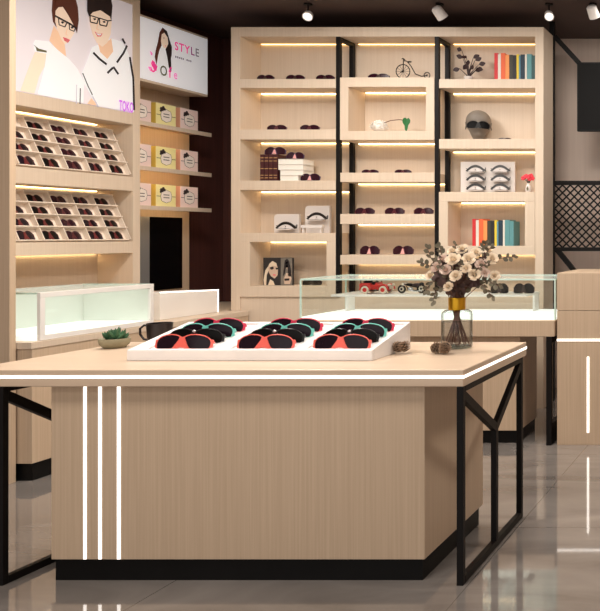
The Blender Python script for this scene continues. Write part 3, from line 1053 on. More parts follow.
mat('photo_skin', (206, 178, 156), .6)
mat('photo_light', (226, 206, 180), .6)
mat('photo_grey', (120, 112, 102), .6)
mat('photo_dark', (34, 24, 26), .6)
pf([(362, 58), (542, 58), (542, 488), (362, 488)], 'photo_grey', 1)
pf([(180, 150), (230, 105), (290, 140), (318, 230), (312, 330), (265, 385), (205, 345), (172, 280), (168, 200)], 'photo_skin', 1)
pf([(170, 170), (230, 108), (292, 145), (300, 190), (230, 180), (190, 215)], 'photo_light', 2)
pf([(195, 205), (245, 195), (255, 225), (225, 245), (198, 235)], 'photo_dark', 3)
pf([(280, 210), (318, 215), (318, 240), (290, 242)], 'photo_dark', 3)
pf([(238, 315), (285, 318), (280, 340), (245, 338)], 'lips_print', 3)
pf([(170, 180), (120, 250), (90, 400), (100, 488), (130, 488), (140, 330), (185, 225)], 'photo_light', 1)
pf([(195, 395), (245, 430), (265, 488), (160, 488)], 'photo_light', 1)
pf([(425, 100), (460, 70), (495, 110), (525, 260), (530, 350), (480, 350), (470, 210), (440, 210), (430, 300), (395, 350), (410, 230)], 'photo_dark', 2)
pf([(440, 120), (475, 120), (478, 200), (460, 230), (440, 200)], 'photo_skin', 2)
pf([(432, 150), (480, 150), (480, 172), (432, 172)], 'photo_dark', 3)
pf([(410, 390), (445, 300), (490, 300), (530, 380), (510, 470), (420, 470)], 'photo_skin', 2)
pf([(415, 385), (500, 380), (495, 415), (425, 420)], 'photo_dark', 3)
pp.build('printed_portraits', t, local=L)

# white rack of six sunglasses
t = thing('sunglasses_board', 'white board showing six black half-rim glasses in two columns', 'display board', (X(488), YF + .16, Z(192)))
L = at(t)
MB().box(XD(460.5, .14), XD(514.8, .14), YF + .14, YF + .165, Z(192) + .0005, Z(160), 'ceramic_white').build('board', t, bevel=.002, local=L)
for r, gy in enumerate((170.8, 180.2, 189.4)):
    for c, gx in enumerate((475.2, 499.8)):
        MB().box(XD(gx - 7, .1), XD(gx + 7, .1), YF + .085, YF + .14, Z(gy) - .004, Z(gy), 'ceramic_white').build('peg', t, local=L)
        shelf_glasses(gx - 10, gx + 10, 0, 'black half-rim glasses in the %s row, %s column of the white board' % (('top', 'middle', 'bottom')[r], ('left', 'right')[c]),
                      'frame_black', 'lens_clear', h=.056, Y=YF + .095, z=Z(gy), grp='black glasses on the white board')


# ================================================================ ornaments on the shelves
def wheel(mb, c, R, r, spokes, mn, ax=Vector((0, 1, 0))):
    ring = [Vector(c) + Vector((R * math.cos(2 * math.pi * k / 24), 0, R * math.sin(2 * math.pi * k / 24))) for k in range(24)]
    mb.tube(ring, r, mn, 6, closed=True)
    for k in range(spokes):
        a = math.pi * 2 * k / spokes
        mb.tube([Vector(c), Vector(c) + Vector((R * math.cos(a), 0, R * math.sin(a)))], r * .35, mn, 4)
    mb.ball(c, r * 1.8, mn, 8, 6)


Yb = YF + .055
t = thing('model_bicycle', 'small black high-wheel bicycle model on the middle niche top', 'ornament', (X(413), Yb, Z(77.5)))
zb = Z(77.5) + .001
wb = MB()
R1 = .056
c1 = Vector((XD(403, .055), Yb, zb + R1 + .004))
wheel(wb, c1, R1, .004, 12, 'black_metal')
wb.build('front_wheel', t, True, local=at(t))
wb = MB()
R2 = .024
c2 = Vector((XD(427, .055), Yb, zb + R2 + .004))
wheel(wb, c2, R2, .0035, 8, 'black_metal')
wb.build('rear_wheel', t, True, local=at(t))
wb = MB()
hd = c1 + Vector((.004, 0, R1 + .030))
wb.tube([hd, c1 + Vector((.03, 0, R1 + .028)), c1 + Vector((.065, 0, R1 - .012)), c1 + Vector((.10, 0, -.02)), c1 + Vector((.15, 0, -.04)), c2], .004, 'black_metal', 6)
wb.tube([c1, hd, hd + Vector((0, 0, .02))], .004, 'black_metal', 6)
wb.build('frame', t, True, local=at(t))
wb = MB().tube([hd + Vector((.0, -.028, .008)), hd + Vector((0, -.012, .018)), hd + Vector((0, .012, .018)), hd + Vector((.0, .028, .008))], .0035, 'black_metal', 6)
wb.build('handlebar', t, True, local=at(t))
MB().ball(c1 + Vector((.052, 0, R1 + .022)), (.020, .010, .006), 'black_metal').build('saddle', t, True, local=at(t))
wb = MB().tube([c1 + Vector((0, -.012, 0)), c1 + Vector((-.016, -.014, -.014))], .0025, 'black_metal', 5).build('pedal', t, True, local=at(t))

# white flower lying in the niche
zn = Z(131) + .001
t = thing('cut_chrysanthemum', 'large white cut flower lying in the middle niche with one green leaf', 'flower', (X(380), YF + .09, zn))
L = at(t)
mb = MB()
cc = Vector((XD(379.5, .1), YF + .10, zn + .046))
mb.ball(cc, (.066, .05, .044), 'petal_white', 16, 10)
rnd = random.Random(3)
for k in range(110):
    a, p = rnd.uniform(0, 6.283), math.asin(rnd.uniform(-.35, 1))
    d = Vector((math.cos(a) * math.cos(p), math.sin(a) * math.cos(p), math.sin(p)))
    e = cc + Vector((d.x * .066, d.y * .05, d.z * .046))
    u = d.orthogonal().normalized()
    v = d.cross(u)
    mb.add([e - u * .009, e + v * .004 + d * .006, e + u * .009, e + d * .012 + v * .012, e - d * .006], [(0, 1, 3), (1, 2, 3), (0, 4, 1), (1, 4, 2)], 'petal_white')
mb.build('bloom', t, True, local=L)
MB().tube([cc + Vector((.03, 0, .03)), cc + Vector((.09, 0, .052)), cc + Vector((.16, .0, .060)), cc + Vector((.20, 0, .055))], .0035, 'stem_dark', 6).build('stem', t, True, local=L)
lf = MB()
lc = Vector((XD(406.5, .1), YF + .10, 0))
out = [(-.024, .118), (-.034, .100), (-.030, .080), (-.014, .055), (-.012, .025), (.002, .004), (.010, .03), (.016, .06), (.030, .082), (.032, .102), (.020, .120), (.004, .112), (-.008, .122)]
lf.slab([(lc.x + a, lc.y - .006 + .1 * abs(a), zn + z) for a, z in out], (0, .003, 0), 'leaf_green')
lf.build('leaf', t, local=L)

# plant on the top right shelf
zp = Z(79) + .001
t = thing('potted_plant', 'small dark-leaved plant in a white pot on the top right shelf', 'plant', (XD(468.5, .08), YF + .08, zp))
L = Matrix.Identity(4)
MB().lathe([(.026, 0), (.030, .004), (.034, .026), (.036, .034), (.031, .034), (.030, .028)], 'ceramic_white').build('pot', t, True)
MB().lathe([(.001, .024), (.030, .029)], 'soil', cap=False).build('soil', t)
st, lv = MB(), MB()
tips = [(-.07, 0, .10), (-.05, .01, .19), (.0, 0, .17), (.05, .01, .17), (.075, -.01, .10), (-.055, 0, .25), (.03, -.02, .115), (.08, .01, .135), (-.02, .02, .14), (.055, 0, .08), (-.01, -.02, .2), (.03, .02, .19)]
for k, q in enumerate(tips):
    q = Vector(q)
    st.tube([(0, 0, .028), (q.x * .25, q.y * .3, q.z * .5), q], [.005, .004, .002], 'leaf_dark', 5)
    d = Vector((q.x, q.y - .01, .02 if k % 2 else -.02)).normalized()
    s_ = d.cross(Vector((.1, 1, .2))).normalized()
    n_ = 7
    ln_, wd = .058 if k != 5 else .04, .019
    o = [q + d * (ln_ * i / n_) + s_ * (wd * math.sin(math.pi * i / n_)) for i in range(n_ + 1)] + [q + d * (ln_ * i / n_) - s_ * (wd * math.sin(math.pi * i / n_)) for i in range(n_ - 1, 0, -1)]
    lv.slab(o, d.cross(s_) * .002, 'leaf_dark')
st.build('stems', t, True)
lv.build('leaves', t)


# mannequin head
def head_mesh():
    mb = MB()
    nu, nv = 40, 34
    vs = []
    H_ = .25
    for j in range(nv + 1):
        v = math.sin(math.pi / 2 * j / nv) ** 1.0
        z = v * H_
        # half-width profile: neck, jaw, cheek, skull
        prof = [(0, .030), (.06, .042), (.14, .053), (.24, .064), (.36, .078), (.50, .092), (.62, .099)]
        if v > .62:
            r = max(.004, .099 * math.sqrt(max(0, 1 - ((v - .62) / .382) ** 2)))
        for (a, ra), (c, rc) in zip(prof, prof[1:]):
            if v > .62: break
            if a <= v <= c:
                q = (v - a) / (c - a)
                q = q * q * (3 - 2 * q) * .5 + q * .5
                r = ra + (rc - ra) * q
        for k in range(nu):
            a = 2 * math.pi * k / nu
            x, y = math.cos(a) * r, math.sin(a) * r * 1.12
            fx = math.sin(a)                      # -1 faces the viewer
            g = lambda s, c, w: math.exp(-((s - c) / w) ** 2)
            front = max(0, -fx)
            y -= front ** 14 * (.026 * g(v, .44, .06) + .010 * g(v, .52, .06))        # nose
            y -= front ** 5 * .006 * g(v, .29, .03) - front ** 5 * .005 * g(v, .25, .015)  # lips
            y -= front ** 3 * .010 * g(v, .17, .05)                                       # chin
            y += .010 * g(v, .54, .05) * (g(x, .036, .02) + g(x, -.036, .02)) * front      # eye sockets
            y += .012 * g(v, .02, .08) * front
            vs.append((x, y, z))
    fs = []
    for j in range(nv):
        for k in range(nu):
            l = (k + 1) % nu
            fs.append((j * nu + k, j * nu + l, (j + 1) * nu + l, (j + 1) * nu + k))
    fs.append(tuple(range(nu))[::-1])
    fs.append(tuple(nv * nu + k for k in range(nu)))
    mb.add(vs, fs, 'head_grey')
    for sg in (-1, 1):
        ring = [Vector((sg * (.094 + .005 * abs(math.sin(a))), .012 + .016 * math.cos(a), .122 + .027 * math.sin(a))) for a in [2 * math.pi * k / 12 for k in range(12)]]
        mb.tube(ring, .005, 'head_grey', 6, closed=True)
        mb.ball((sg * .094, .014, .122), (.006, .012, .020), 'head_grey', 10, 8)
    return mb


zh = Z(139) + .001
t = thing('mannequin_head', 'grey mannequin head wearing black sunglasses on the second right shelf', 'mannequin', (XD(478.3, .12), YF + .125, zh), rot=(0, 0, math.radians(20)))
head_mesh().build('head', t, True)
hp = Vector(t.location)
sunglasses('black sunglasses worn by the grey mannequin head', Matrix.Translation(hp) @ Matrix.Rotation(math.radians(20), 4, 'Z') @ Matrix.Translation((0, -.126, .086)), .176, .060, 'frame_black', 'lens_black', False, None, .13)

# small red flowers in white vase
t = thing('small_vase', 'small white vase with red flowers beside the board of six sunglasses', 'vase', (XD(528.5, .10), YF + .10, Z(192) + .001))
MB().lathe([(.018, 0), (.024, .006), (.026, .03), (.018, .058), (.012, .070), (.015, .078), (.011, .078), (.009, .068)], 'ceramic_white', 20).build('vase', t, True)
rs = MB()
rf = MB()
for q in ((-.042, 0, .118), (-.020, .01, .136), (0, -.01, .128), (.024, 0, .138), (-.032, .01, .128), (.034, .005, .116), (.012, .0, .112)):
    rs.tube([(0, 0, .03), (q[0] * .3, q[1] * .4, .09), q], .002, 'leaf_dark', 5)
    for k in range(5):
        a = k * 1.2566
        rf.ball((q[0] + .010 * math.cos(a), q[1] - .006, q[2] + .010 * math.sin(a)), (.009, .005, .009), 'petal_red', 8, 6)
rs.build('stems', t, True)
rf.build('blossoms', t, True)
MB().slab([(-.004, -.027, .016), (.004, -.027, .016), (.009, -.027, .030), (0, -.027, .052), (-.009, -.027, .030)], (0, .002, 0), 'olive_print').build('leaf_motif', t)

# ================================================================ rear glass showcase counter
RC = thing('showcase_counter', 'wood sales counter with black plinth carrying the long glass showcase', 'counter', (-2.3, 5.3, 0))
L = at(RC)
MB().box(-3.15, -1.42, 5.0, 5.62, .724, .831, 'wood').build('countertop', RC, bevel=.003, local=L)
MB().box(-3.10, -1.669, 5.055, 5.43, .085, .724, 'wood').build('body', RC, bevel=.002, local=L)
MB().box(-3.08, -1.68, 5.065, 5.42, 0, .085, 'black_base').build('plinth', RC, local=L)
fl_ = MB()
fl_.box(-1.476, -1.440, 5.0, 5.03, 0, .724, 'black_metal').box(-1.476, -1.440, 5.52, 5.55, 0, .724, 'black_metal')
fl_.box(-1.476, -1.440, 5.03, 5.52, 0, .14, 'black_metal').box(-1.476, -1.440, 5.03, 5.52, .68, .724, 'black_metal')
fl_.build('leg_frame', RC, bevel=.002, local=L)

GS = thing('glass_showcase', 'long glass showcase on the rear counter holding a red toy car', 'showcase', (-2.3, 5.3, .831))
L = at(GS)
gx0, gx1, gy0, gy1, gz0, gz1 = -3.126, -1.424, 5.03, 5.57, .832, 1.107
MB().box(gx0, gx1, gy0 + .009, gy1 - .009, gz0, gz0 + .02, 'deck_light').build('light_deck', GS, local=L)
t_ = .008
MB().box(gx0, gx1, gy0, gy0 + t_, gz0, gz1 - t_, 'case_glass').build('front_pane', GS, local=L)
MB().box(gx0, gx1, gy1 - t_, gy1, gz0, gz1 - t_, 'case_glass').build('back_pane', GS, local=L)
MB().box(gx0, gx0 + t_, gy0 + t_, gy1 - t_, gz0 + .02, gz1 - t_, 'case_glass').build('end_pane', GS, local=L)
MB().box(gx1 - t_, gx1, gy0 + t_, gy1 - t_, gz0 + .02, gz1 - t_, 'case_glass').build('end_pane', GS, local=L)
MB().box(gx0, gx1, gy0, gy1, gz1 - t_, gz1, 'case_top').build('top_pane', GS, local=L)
ge = MB()
e_ = .0045
for y in (gy0, gy1):
    ge.box(gx0, gx1, y - e_, y + e_, gz1 - .010, gz1 + .001, 'glass_edge')
    for x in (gx0, gx1):
        ge.box(x - e_, x + e_, y - e_, y + e_, gz0 + .001, gz1 - .010, 'glass_edge')
for x in (gx0, gx1):
    ge.box(x - e_, x + e_, gy0 + e_, gy1 - e_, gz1 - .010, gz1 + .001, 'glass_edge')
ge.build('glass_edges', GS, local=L)
SHZ = .986
MB().box(-3.035, -1.676, 5.22, 5.52, SHZ - .014, SHZ, 'case_white').build('inner_shelf', GS, bevel=.001, local=L)
for x in (-3.035, -1.690):
    MB().box(x, x + .014, 5.40, 5.50, gz0 + .02, SHZ - .014, 'case_white').build('shelf_support', GS, local=L)


# toy car and motorcycle in the showcase
def toy_car():
    Yc = 5.33
    t = thing('toy_car', 'red open-top vintage toy car inside the rear glass showcase', 'toy car', ((377.5 - PX) * Yc / F, Yc, SHZ + .001))
    b = MB()
    hw = .040
    side = [(-.108, .030), (-.108, .066), (-.098, .074), (-.03, .074), (-.026, .062), (.0, .062), (.006, .078), (.016, .078), (.018, .066), (.080, .062), (.092, .056), (.092, .030)]
    b.slab([(x, -hw, z) for x, z in side], (0, 2 * hw, 0), 'car_red')
    b.build('body', t, bevel=.003)
    f = MB()
    for sy in (-1, 1):
        for cx in (-.064, .062):
            arc = [(cx + .036 * math.cos(a), sy * (hw + .008), .028 + .036 * math.sin(a)) for a in [math.pi * k / 8 for k in range(9)]]
            f.tube(arc, .0055, 'car_red', 6)
        f.box(-.03, .03, sy * hw, sy * (hw + .014), .020, .026, 'tyre')
    f.build('mudguards', t, True)
    for cx in (-.064, .062):
        for sy in (-1, 1):
            w = MB()
            ring = [(cx + .020 * math.cos(a), sy * (hw + .008), .0275 + .020 * math.sin(a)) for a in [2 * math.pi * k / 20 for k in range(20)]]
            w.tube(ring, .0075, 'rim_cream', 8, closed=True)
            wh = w.build('wheel', t, True)
            hb = MB()
            hb.tube([(cx, sy * (hw + .002), .0275), (cx, sy * (hw + .013), .0275)], .015, 'car_red', 16)
            hb.build('hub', wh, True)
    g = MB()
    g.slab([(.094, -.03, .03), (.094, .03, .03), (.094, .03, .058), (.094, -.03, .058)], (.006, 0, 0), 'chrome')
    g.build('grille', t)
    for sy in (-1, 1):
        MB().ball((.098, sy * .030, .060), .010, 'rim_cream', 10, 8).build('headlamp', t, True)
    r = MB()
    for x in (-.10, -.06, -.02, .012):
        for sy in (-1, 1):
            r.tube([(x, sy * .034, .07), (x, sy * .034, .098)], .003, 'tyre', 5)
    for sy in (-1, 1):
        r.tube([(-.104, sy * .034, .098), (.014, sy * .034, .098)], .004, 'tyre', 5)
    r.box(-.098, .010, -.03, .03, .096, .101, 'black_base')
    r.build('roof_rack', t)
    s2 = MB()
    s2.box(-.085, -.055, -.03, .03, .06, .088, 'tyre')
    s2.box(-.02, -.005, -.03, .03, .058, .084, 'tyre')
    s2.build('seats', t, bevel=.003)
    MB().ball((-.114, 0, .055), (.008, .02, .02), 'tyre', 12, 8).build('spare_tyre', t, True)


toy_car()


def toy_bike():
    Yc = 5.33
    t = thing('toy_motorcycle', 'small black and chrome toy motorcycle beside the red toy car', 'toy motorcycle', ((412 - PX) * Yc / F, Yc, SHZ + .001))
    for nm, cx, R in (('front_wheel', -.072, .024), ('rear_wheel', .066, .027)):
        w = MB()
        wheel(w, Vector((cx, 0, R + .006)), R, .006, 10, 'tyre')
        w.tube([(cx, -.006, R + .006), (cx, .006, R + .006)], R * .6, 'rim_cream', 16)
        w.build(nm, t, True)
    f = MB()
    f.tube([(-.072, 0, .03), (-.052, 0, .068)], .0045, 'chrome', 6)
    f.tube([(-.052, 0, .062), (-.01, 0, .052), (.03, 0, .045), (.066, 0, .033)], .005, 'black_metal', 6)
    f.tube([(-.04, 0, .05), (-.02, 0, .022), (.03, 0, .020), (.066, 0, .033)], .004, 'black_metal', 6)
    f.build('frame', t, True)
    MB().ball((-.012, 0, .030), (.022, .013, .015), 'chrome').build('engine', t, True)
    MB().ball((-.018, 0, .062), (.026, .013, .010), 'black_base').build('tank', t, True)
    MB().ball((.034, 0, .060), (.034, .013, .012), 'leaf_dark').ball((.068, 0, .066), (.018, .012, .012), 'tyre').build('seat', t, True)
    MB().tube([(-.044, -.03, .076), (-.054, 0, .070), (-.044, .03, .076)], .003, 'chrome', 6).build('handlebar', t, True)
    MB().ball((-.068, 0, .062), .009, 'rim_cream').build('headlamp', t, True)
    MB().tube([(-.01, -.014, .02), (.03, -.016, .016), (.082, -.016, .020)], .004, 'chrome', 6).build('exhaust_pipe', t, True)


toy_bike()
for a, c, n_ in ((490, 508, 'behind the bouquet'), (513, 534, 'at the right end')):
    Yc = 5.31
    w = (c - a) * Yc / F
    sunglasses('chunky black sunglasses %s of the rear glass showcase' % n_, upright((((a + c) / 2 - PX) * Yc / F, Yc, SHZ + .002), 0, math.radians(6)), w, .072, 'frame_brown', 'lens_black', True)

# ================================================================ reception desk on the right
RD = thing('reception_desk', 'tall wood reception desk at the right edge with glowing white lines', 'desk', (-.85, 5.3, 0))
L = at(RD)
MB().box(-1.406, -.3, 5.012, 5.60, .896, 1.147, 'wood').build('upper_body', RD, bevel=.002, local=L)
MB().box(-1.406, -.3, 5.012, 5.60, 0.0, .893, 'wood').build('lower_body', RD, bevel=.002, local=L)
MB().box(-1.406, -.3, 5.0085, 5.0125, .693, .707, 'led_white').build('led_line', RD, local=L)
MB().box(-1.206, -1.192, 5.0085, 5.0125, .083, .588, 'led_white').build('led_line', RD, local=L)

MN = thing('monitor', 'white-backed monitor on the reception desk at the photo edge', 'monitor', (-.95, 5.2, 1.147))
MB().box(-.188, .25, -.012, .012, .05, .30, 'case_white').build('screen_back', MN, bevel=.004)
MB().box(-.03, .05, .012, .03, .006, .2, 'grey_metal').build('stand', MN, bevel=.003)
MB().box(-.1, .12, -.05, .09, .0005, .007, 'grey_metal').build('foot', MN, bevel=.002)

# ================================================================ black metal partition and TV on the right
PT = thing('metal_partition', 'black metal partition with a diamond lattice beside the back shelving', 'partition', (-1.2, 6.36, 0))
L = at(PT)
Y0, Y1 = 6.335, 6.375
pb = MB()
pb.box(-1.843, -1.803, Y0, Y1, 0, 3.199, 'black_metal')
pb.box(-.60, -.56, Y0, Y1, 0, 3.199, 'black_metal')
pb.build('post', PT, bevel=.001, local=L)
pb = MB()
pb.box(-1.803, -.60, Y0, Y1, 1.822, 1.857, 'black_metal').box(-1.803, -.60, Y0, Y1, 1.264, 1.296, 'black_metal')
pb.build('rail', PT, bevel=.001, local=L)
lt = MB()
zt, zb_, xl_, xr_ = 1.822, 1.296, -1.803, -.60
step = .066
H_ = zt - zb_
k = -20
x = xl_ - H_
while x < xr_:
    for sg in (1, -1):
        # segment x(z) = x + (z - zb) going right for sg=1, mirrored for sg=-1
        pts = []
        za, zc = 0.0, H_
        xa = x if sg == 1 else x + H_
        xe = x + H_ if sg == 1 else x
        # clip in x
        def xz(u): return xa + (xe - xa) * u
        u0, u1 = 0.0, 1.0
        lo, hi = sorted((xl_, xr_))
        ua, ub = (lo - xa) / (xe - xa), (hi - xa) / (xe - xa)
        if ua > ub: ua, ub = ub, ua
        u0, u1 = max(u0, ua), min(u1, ub)
        if u1 - u0 > .02:
            yv = Y0 + .014 + (.008 if sg == 1 else 0)
            lt.bar((xz(u0), yv, zb_ + H_ * u0), (xz(u1), yv, zb_ + H_ * u1), .008, .012, 'black_metal', Vector((0, 1, 0)))
    x += step
lt.build('lattice', PT, local=L)
S = Vector((0, 1, 0))
pb = MB()
pb.bar((-1.80, Y0 + .02, 3.075), (-1.580, Y0 + .02, 2.835), .03, .04, 'black_metal', S)
pb.build('brace', PT, local=L)
pb = MB()
pb.bar((-1.79, Y0 + .02, 1.285), (-1.50, Y0 + .02, .93), .03, .040, 'black_metal', S)
pb.bar((-1.50, Y0 + .02, .95), (-1.50, Y0 + .02, .0), .03, .04, 'black_metal', S)
pb.build('brace', PT, local=L)
pb = MB().box(-1.585, -.60, Y0 + .005, Y1 - .005, 2.52, 2.56, 'black_metal').build('tv_rail', PT, local=L)

TV = thing('television', 'black wall-style television hung on the metal partition', 'television', (-1.08, 6.3, 2.27))
L = at(TV)
MB().box(-1.598, -.62, 6.29, 6.332, 2.268, 2.846, 'black_base').build('casing', TV, bevel=.004, local=L)
MB().box(-1.586, -.632, 6.2885, 6.2905, 2.282, 2.834, 'screen_black').build('screen', TV, local=L)


# ================================================================ spotlights
def spot(label, px, py, Y, tilt, big):
    o = onY(px, py, Y)
    t = thing('ceiling_spotlight', label, 'spotlight', (o.x, o.y, 3.2), 'ceiling spotlights')
    dz = o.z - 3.2
    MB().lathe([(.03, -.012), (.03, 0)], 'black_metal', 18).build('canopy', t, True)
    MB().tube([(0, 0, -.01), (0, 0, dz + .03)], .006, 'black_metal', 8).build('stem', t, True)
    r, ln_ = (.044, .09) if big else (.036, .05)
    rot = Matrix.Translation((0, 0, dz)) @ Matrix.Rotation(tilt[1], 4, 'Y') @ Matrix.Rotation(tilt[0], 4, 'X')
    h = MB().lathe([(r * .55, ln_ * .6), (r * .9, ln_ * .45), (r, -ln_ * .35), (r, -ln_ * .5), (r * .86, -ln_ * .5), (r * .8, -ln_ * .4)], 'spot_white', 20).build('lamp_head', t, True, local=rot)
    MB().lathe([(.001, -ln_ * .43), (r * .82, -ln_ * .43)], 'spot_glow', 20, cap=False).build('lens', h)


spot('small oval ceiling spotlight above the left shelving column', 308, 15.5, 5.85, (math.radians(-48), math.radians(-25)), False)
spot('larger ceiling spotlight above the second black upright', 439.5, 13, 5.85, (math.radians(35), math.radians(-28)), True)
spot('small oval ceiling spotlight above the right end of the shelving', 549, 15.5, 5.85, (math.radians(-48), math.radians(-25)), False)
spot('larger ceiling spotlight above the television', 593, 12, 5.85, (math.radians(35), math.radians(-14)), True)

# ================================================================ on the table: plant, mug, cones, bouquet
bp = Vector((-3.115, 3.585, TOPZ + .0005))
t = thing('succulent_bowl', 'small stone bowl of green succulents at the table\'s left', 'plant', bp)
MB().lathe([(.034, 0), (.042, .002), (.056, .018), (.060, .038), (.058, .046), (.053, .044), (.048, .036)], 'stone_bowl', 28).build('bowl', t, True)
MB().lathe([(.001, .040), (.0505, .039)], 'soil', cap=False).build('soil', t)
for k, (cx, cy, sz) in enumerate(((-.022, -.012, 1.15), (.012, -.008, 1.5), (.028, .012, 1.2), (-.006, .022, 1.3))):
    s_ = MB()
    for j in range(11):
        a = j * 2.4
        el = math.radians(38 + 5 * j)
        d = Vector((math.cos(a) * math.cos(el), math.sin(a) * math.cos(el), math.sin(el)))
        L_ = .044 * sz * (.75 + .25 * (j % 3) / 2)
        o = Vector((cx, cy, .038))
        s_.tube([o, o + d * L_ * .45, o + d * L_ * .8, o + d * L_], [.003, .006 * sz, .0035 * sz, .0004], 'succulent_green', 6)
    s_.build('succulent', t, True)

t = thing('coffee_mug', 'black mug half hidden behind the white table tray', 'mug', (-2.985, 3.69, TOPZ + .0005))
MB().lathe([(.040, 0), (.045, .004), (.050, .05), (.053, .106), (.049, .106), (.046, .05), (.041, .010)], 'mug_black', 32).build('cup', t, True)
MB().tube([(-.048, -.01, .092), (-.066, -.012, .096), (-.084, -.014, .080), (-.084, -.014, .052), (-.068, -.012, .028), (-.044, -.008, .022)], .005, 'mug_black', 8).build('handle', t, True)


def pine_mesh():
    mb = MB()
    mb.ball((0, 0, .024), (.011, .011, .021), 'cone_core', 10, 8)
    for j in range(7):
        z = .004 + j * .0058
        r = .023 * math.sin(math.pi * (j + 1.5) / 8.8) + .002
        for k in range(7):
            a = 2 * math.pi * (k + .5 * (j % 2)) / 7
            d = Vector((math.cos(a), math.sin(a), .35)).normalized()
            s = Vector((-math.sin(a), math.cos(a), 0))
            n = d.cross(s)
            o = Vector((0, 0, z))
            tip = [o + d * r * .75 - s * .0062, o + d * r * .75 + s * .0062, o + d * (r + .001) + s * .004, o + d * (r + .004), o + d * (r + .001) - s * .004]
            mb.slab(tip, n * -.0016, 'cone_brown')
            mb.slab([o + d * r * .3 - s * .003, o + d * r * .3 + s * .003, o + d * r * .76 + s * .006, o + d * r * .76 - s * .006], n * -.0014, 'cone_core')
    return mb.mesh('pine_cone')


pm = pine_mesh()
for px, py, n_, rx in ((396.5, 354, 'left one of the pair beside the tray corner', .35), (406.8, 353.8, 'right one of the pair beside the tray corner', -.5),
                       (430.5, 353.5, 'left one of three in front of the vase', 1.25), (440.5, 354.3, 'middle one of three in front of the vase', .8), (450.5, 354, 'right one of three in front of the vase', -1.2)):
    Y = (CAMZ - TOPZ) * F / (py - PY)
    o = link('pine_cone', pm)
    p = onY(px, py, Y)
    lift = .0005 + (.017 * abs(math.sin(rx)))
    o.matrix_world = Matrix.Translation((p.x, p.y, TOPZ + lift)) @ Matrix.Scale(1.12, 4) @ Matrix.Rotation(rx, 4, 'Y') @ Matrix.Rotation(random.random() * 6, 4, 'Z')
    tag(o, 'brown pine cone, the ' + n_, 'pine cone', 'pine cones on the table')

VC = Vector((-1.483, 3.585, TOPZ + .0005))
t = thing('glass_vase', 'clear glass bottle vase with a gold neck holding cream roses', 'vase', VC)
MB().lathe([(.060, 0), (.068, .004), (.070, .012), (.070, .158), (.067, .172), (.054, .181), (.036, .184)], 'vase_glass', 40, cap=False).build('bottle', t, True)
MB().lathe([(.001, .002), (.066, .003), (.066, .010), (.001, .012)], 'vase_glass', 32, cap=False).build('base', t, True)
MB().lathe([(.001, .013), (.064, .013), (.066, .02), (.066, .128), (.001, .128)], 'water', 32, cap=False).build('water', t, True)
MB().lathe([(.038, .182), (.0385, .186), (.0385, .236), (.037, .240), (.034, .240), (.034, .184)], 'gold', 36).build('neck', t, True)


def rose_mesh(mn, seed):
    rnd = random.Random(seed)
    mb = MB()

    def petal(az, r0, h, wd, lean, cup):
        nu_, nv_ = 5, 5
        vs = []
        for j in range(nv_):
            v = j / (nv_ - 1)
            for i in range(nu_):
                u = i / (nu_ - 1) * 2 - 1
                w_ = wd * (math.sin(math.pi * (.18 + .62 * v)) ** .7)
                r = r0 * (.35 + .65 * v ** .6) + lean * v * v
                ang = az + u * w_
                z = h * v - .12 * h * u * u * v
                if v > .95: r += cup
                vs.append((r * math.cos(ang), r * math.sin(ang), z))
        fs = [(j * nu_ + i, j * nu_ + i + 1, (j + 1) * nu_ + i + 1, (j + 1) * nu_ + i) for j in range(nv_ - 1) for i in range(nu_ - 1)]
        mb.add(vs, fs, mn)
    for n_, r0, h, wd, lean, cup in ((3, .006, .033, 1.3, -.004, -.001), (4, .010, .034, 1.0, -.003, -.001), (5, .014, .033, .80, -.001, .001), (4, .018, .031, .80, .003, .004), (5, .021, .028, .72, .008, .006), (5, .022, .021, .74, .013, .007)):
        o = rnd.random() * 6
        for k in range(n_):
            petal(o + 2 * math.pi * k / n_ + rnd.uniform(-.1, .1), r0, h * rnd.uniform(.92, 1.06), wd, lean * rnd.uniform(.8, 1.2), cup)
    mb.ball((0, 0, .004), (.010, .010, .008), 'eucalyptus', 8, 6)
    mb.ball((0, 0, .020), (.0055, .0055, .011), mn, 8, 6)
    me = mb.mesh('rose_bloom', True)
    return me


RM = [rose_mesh('rose_cream', 1), rose_mesh('rose_cream', 2), rose_mesh('rose_blush', 3)]
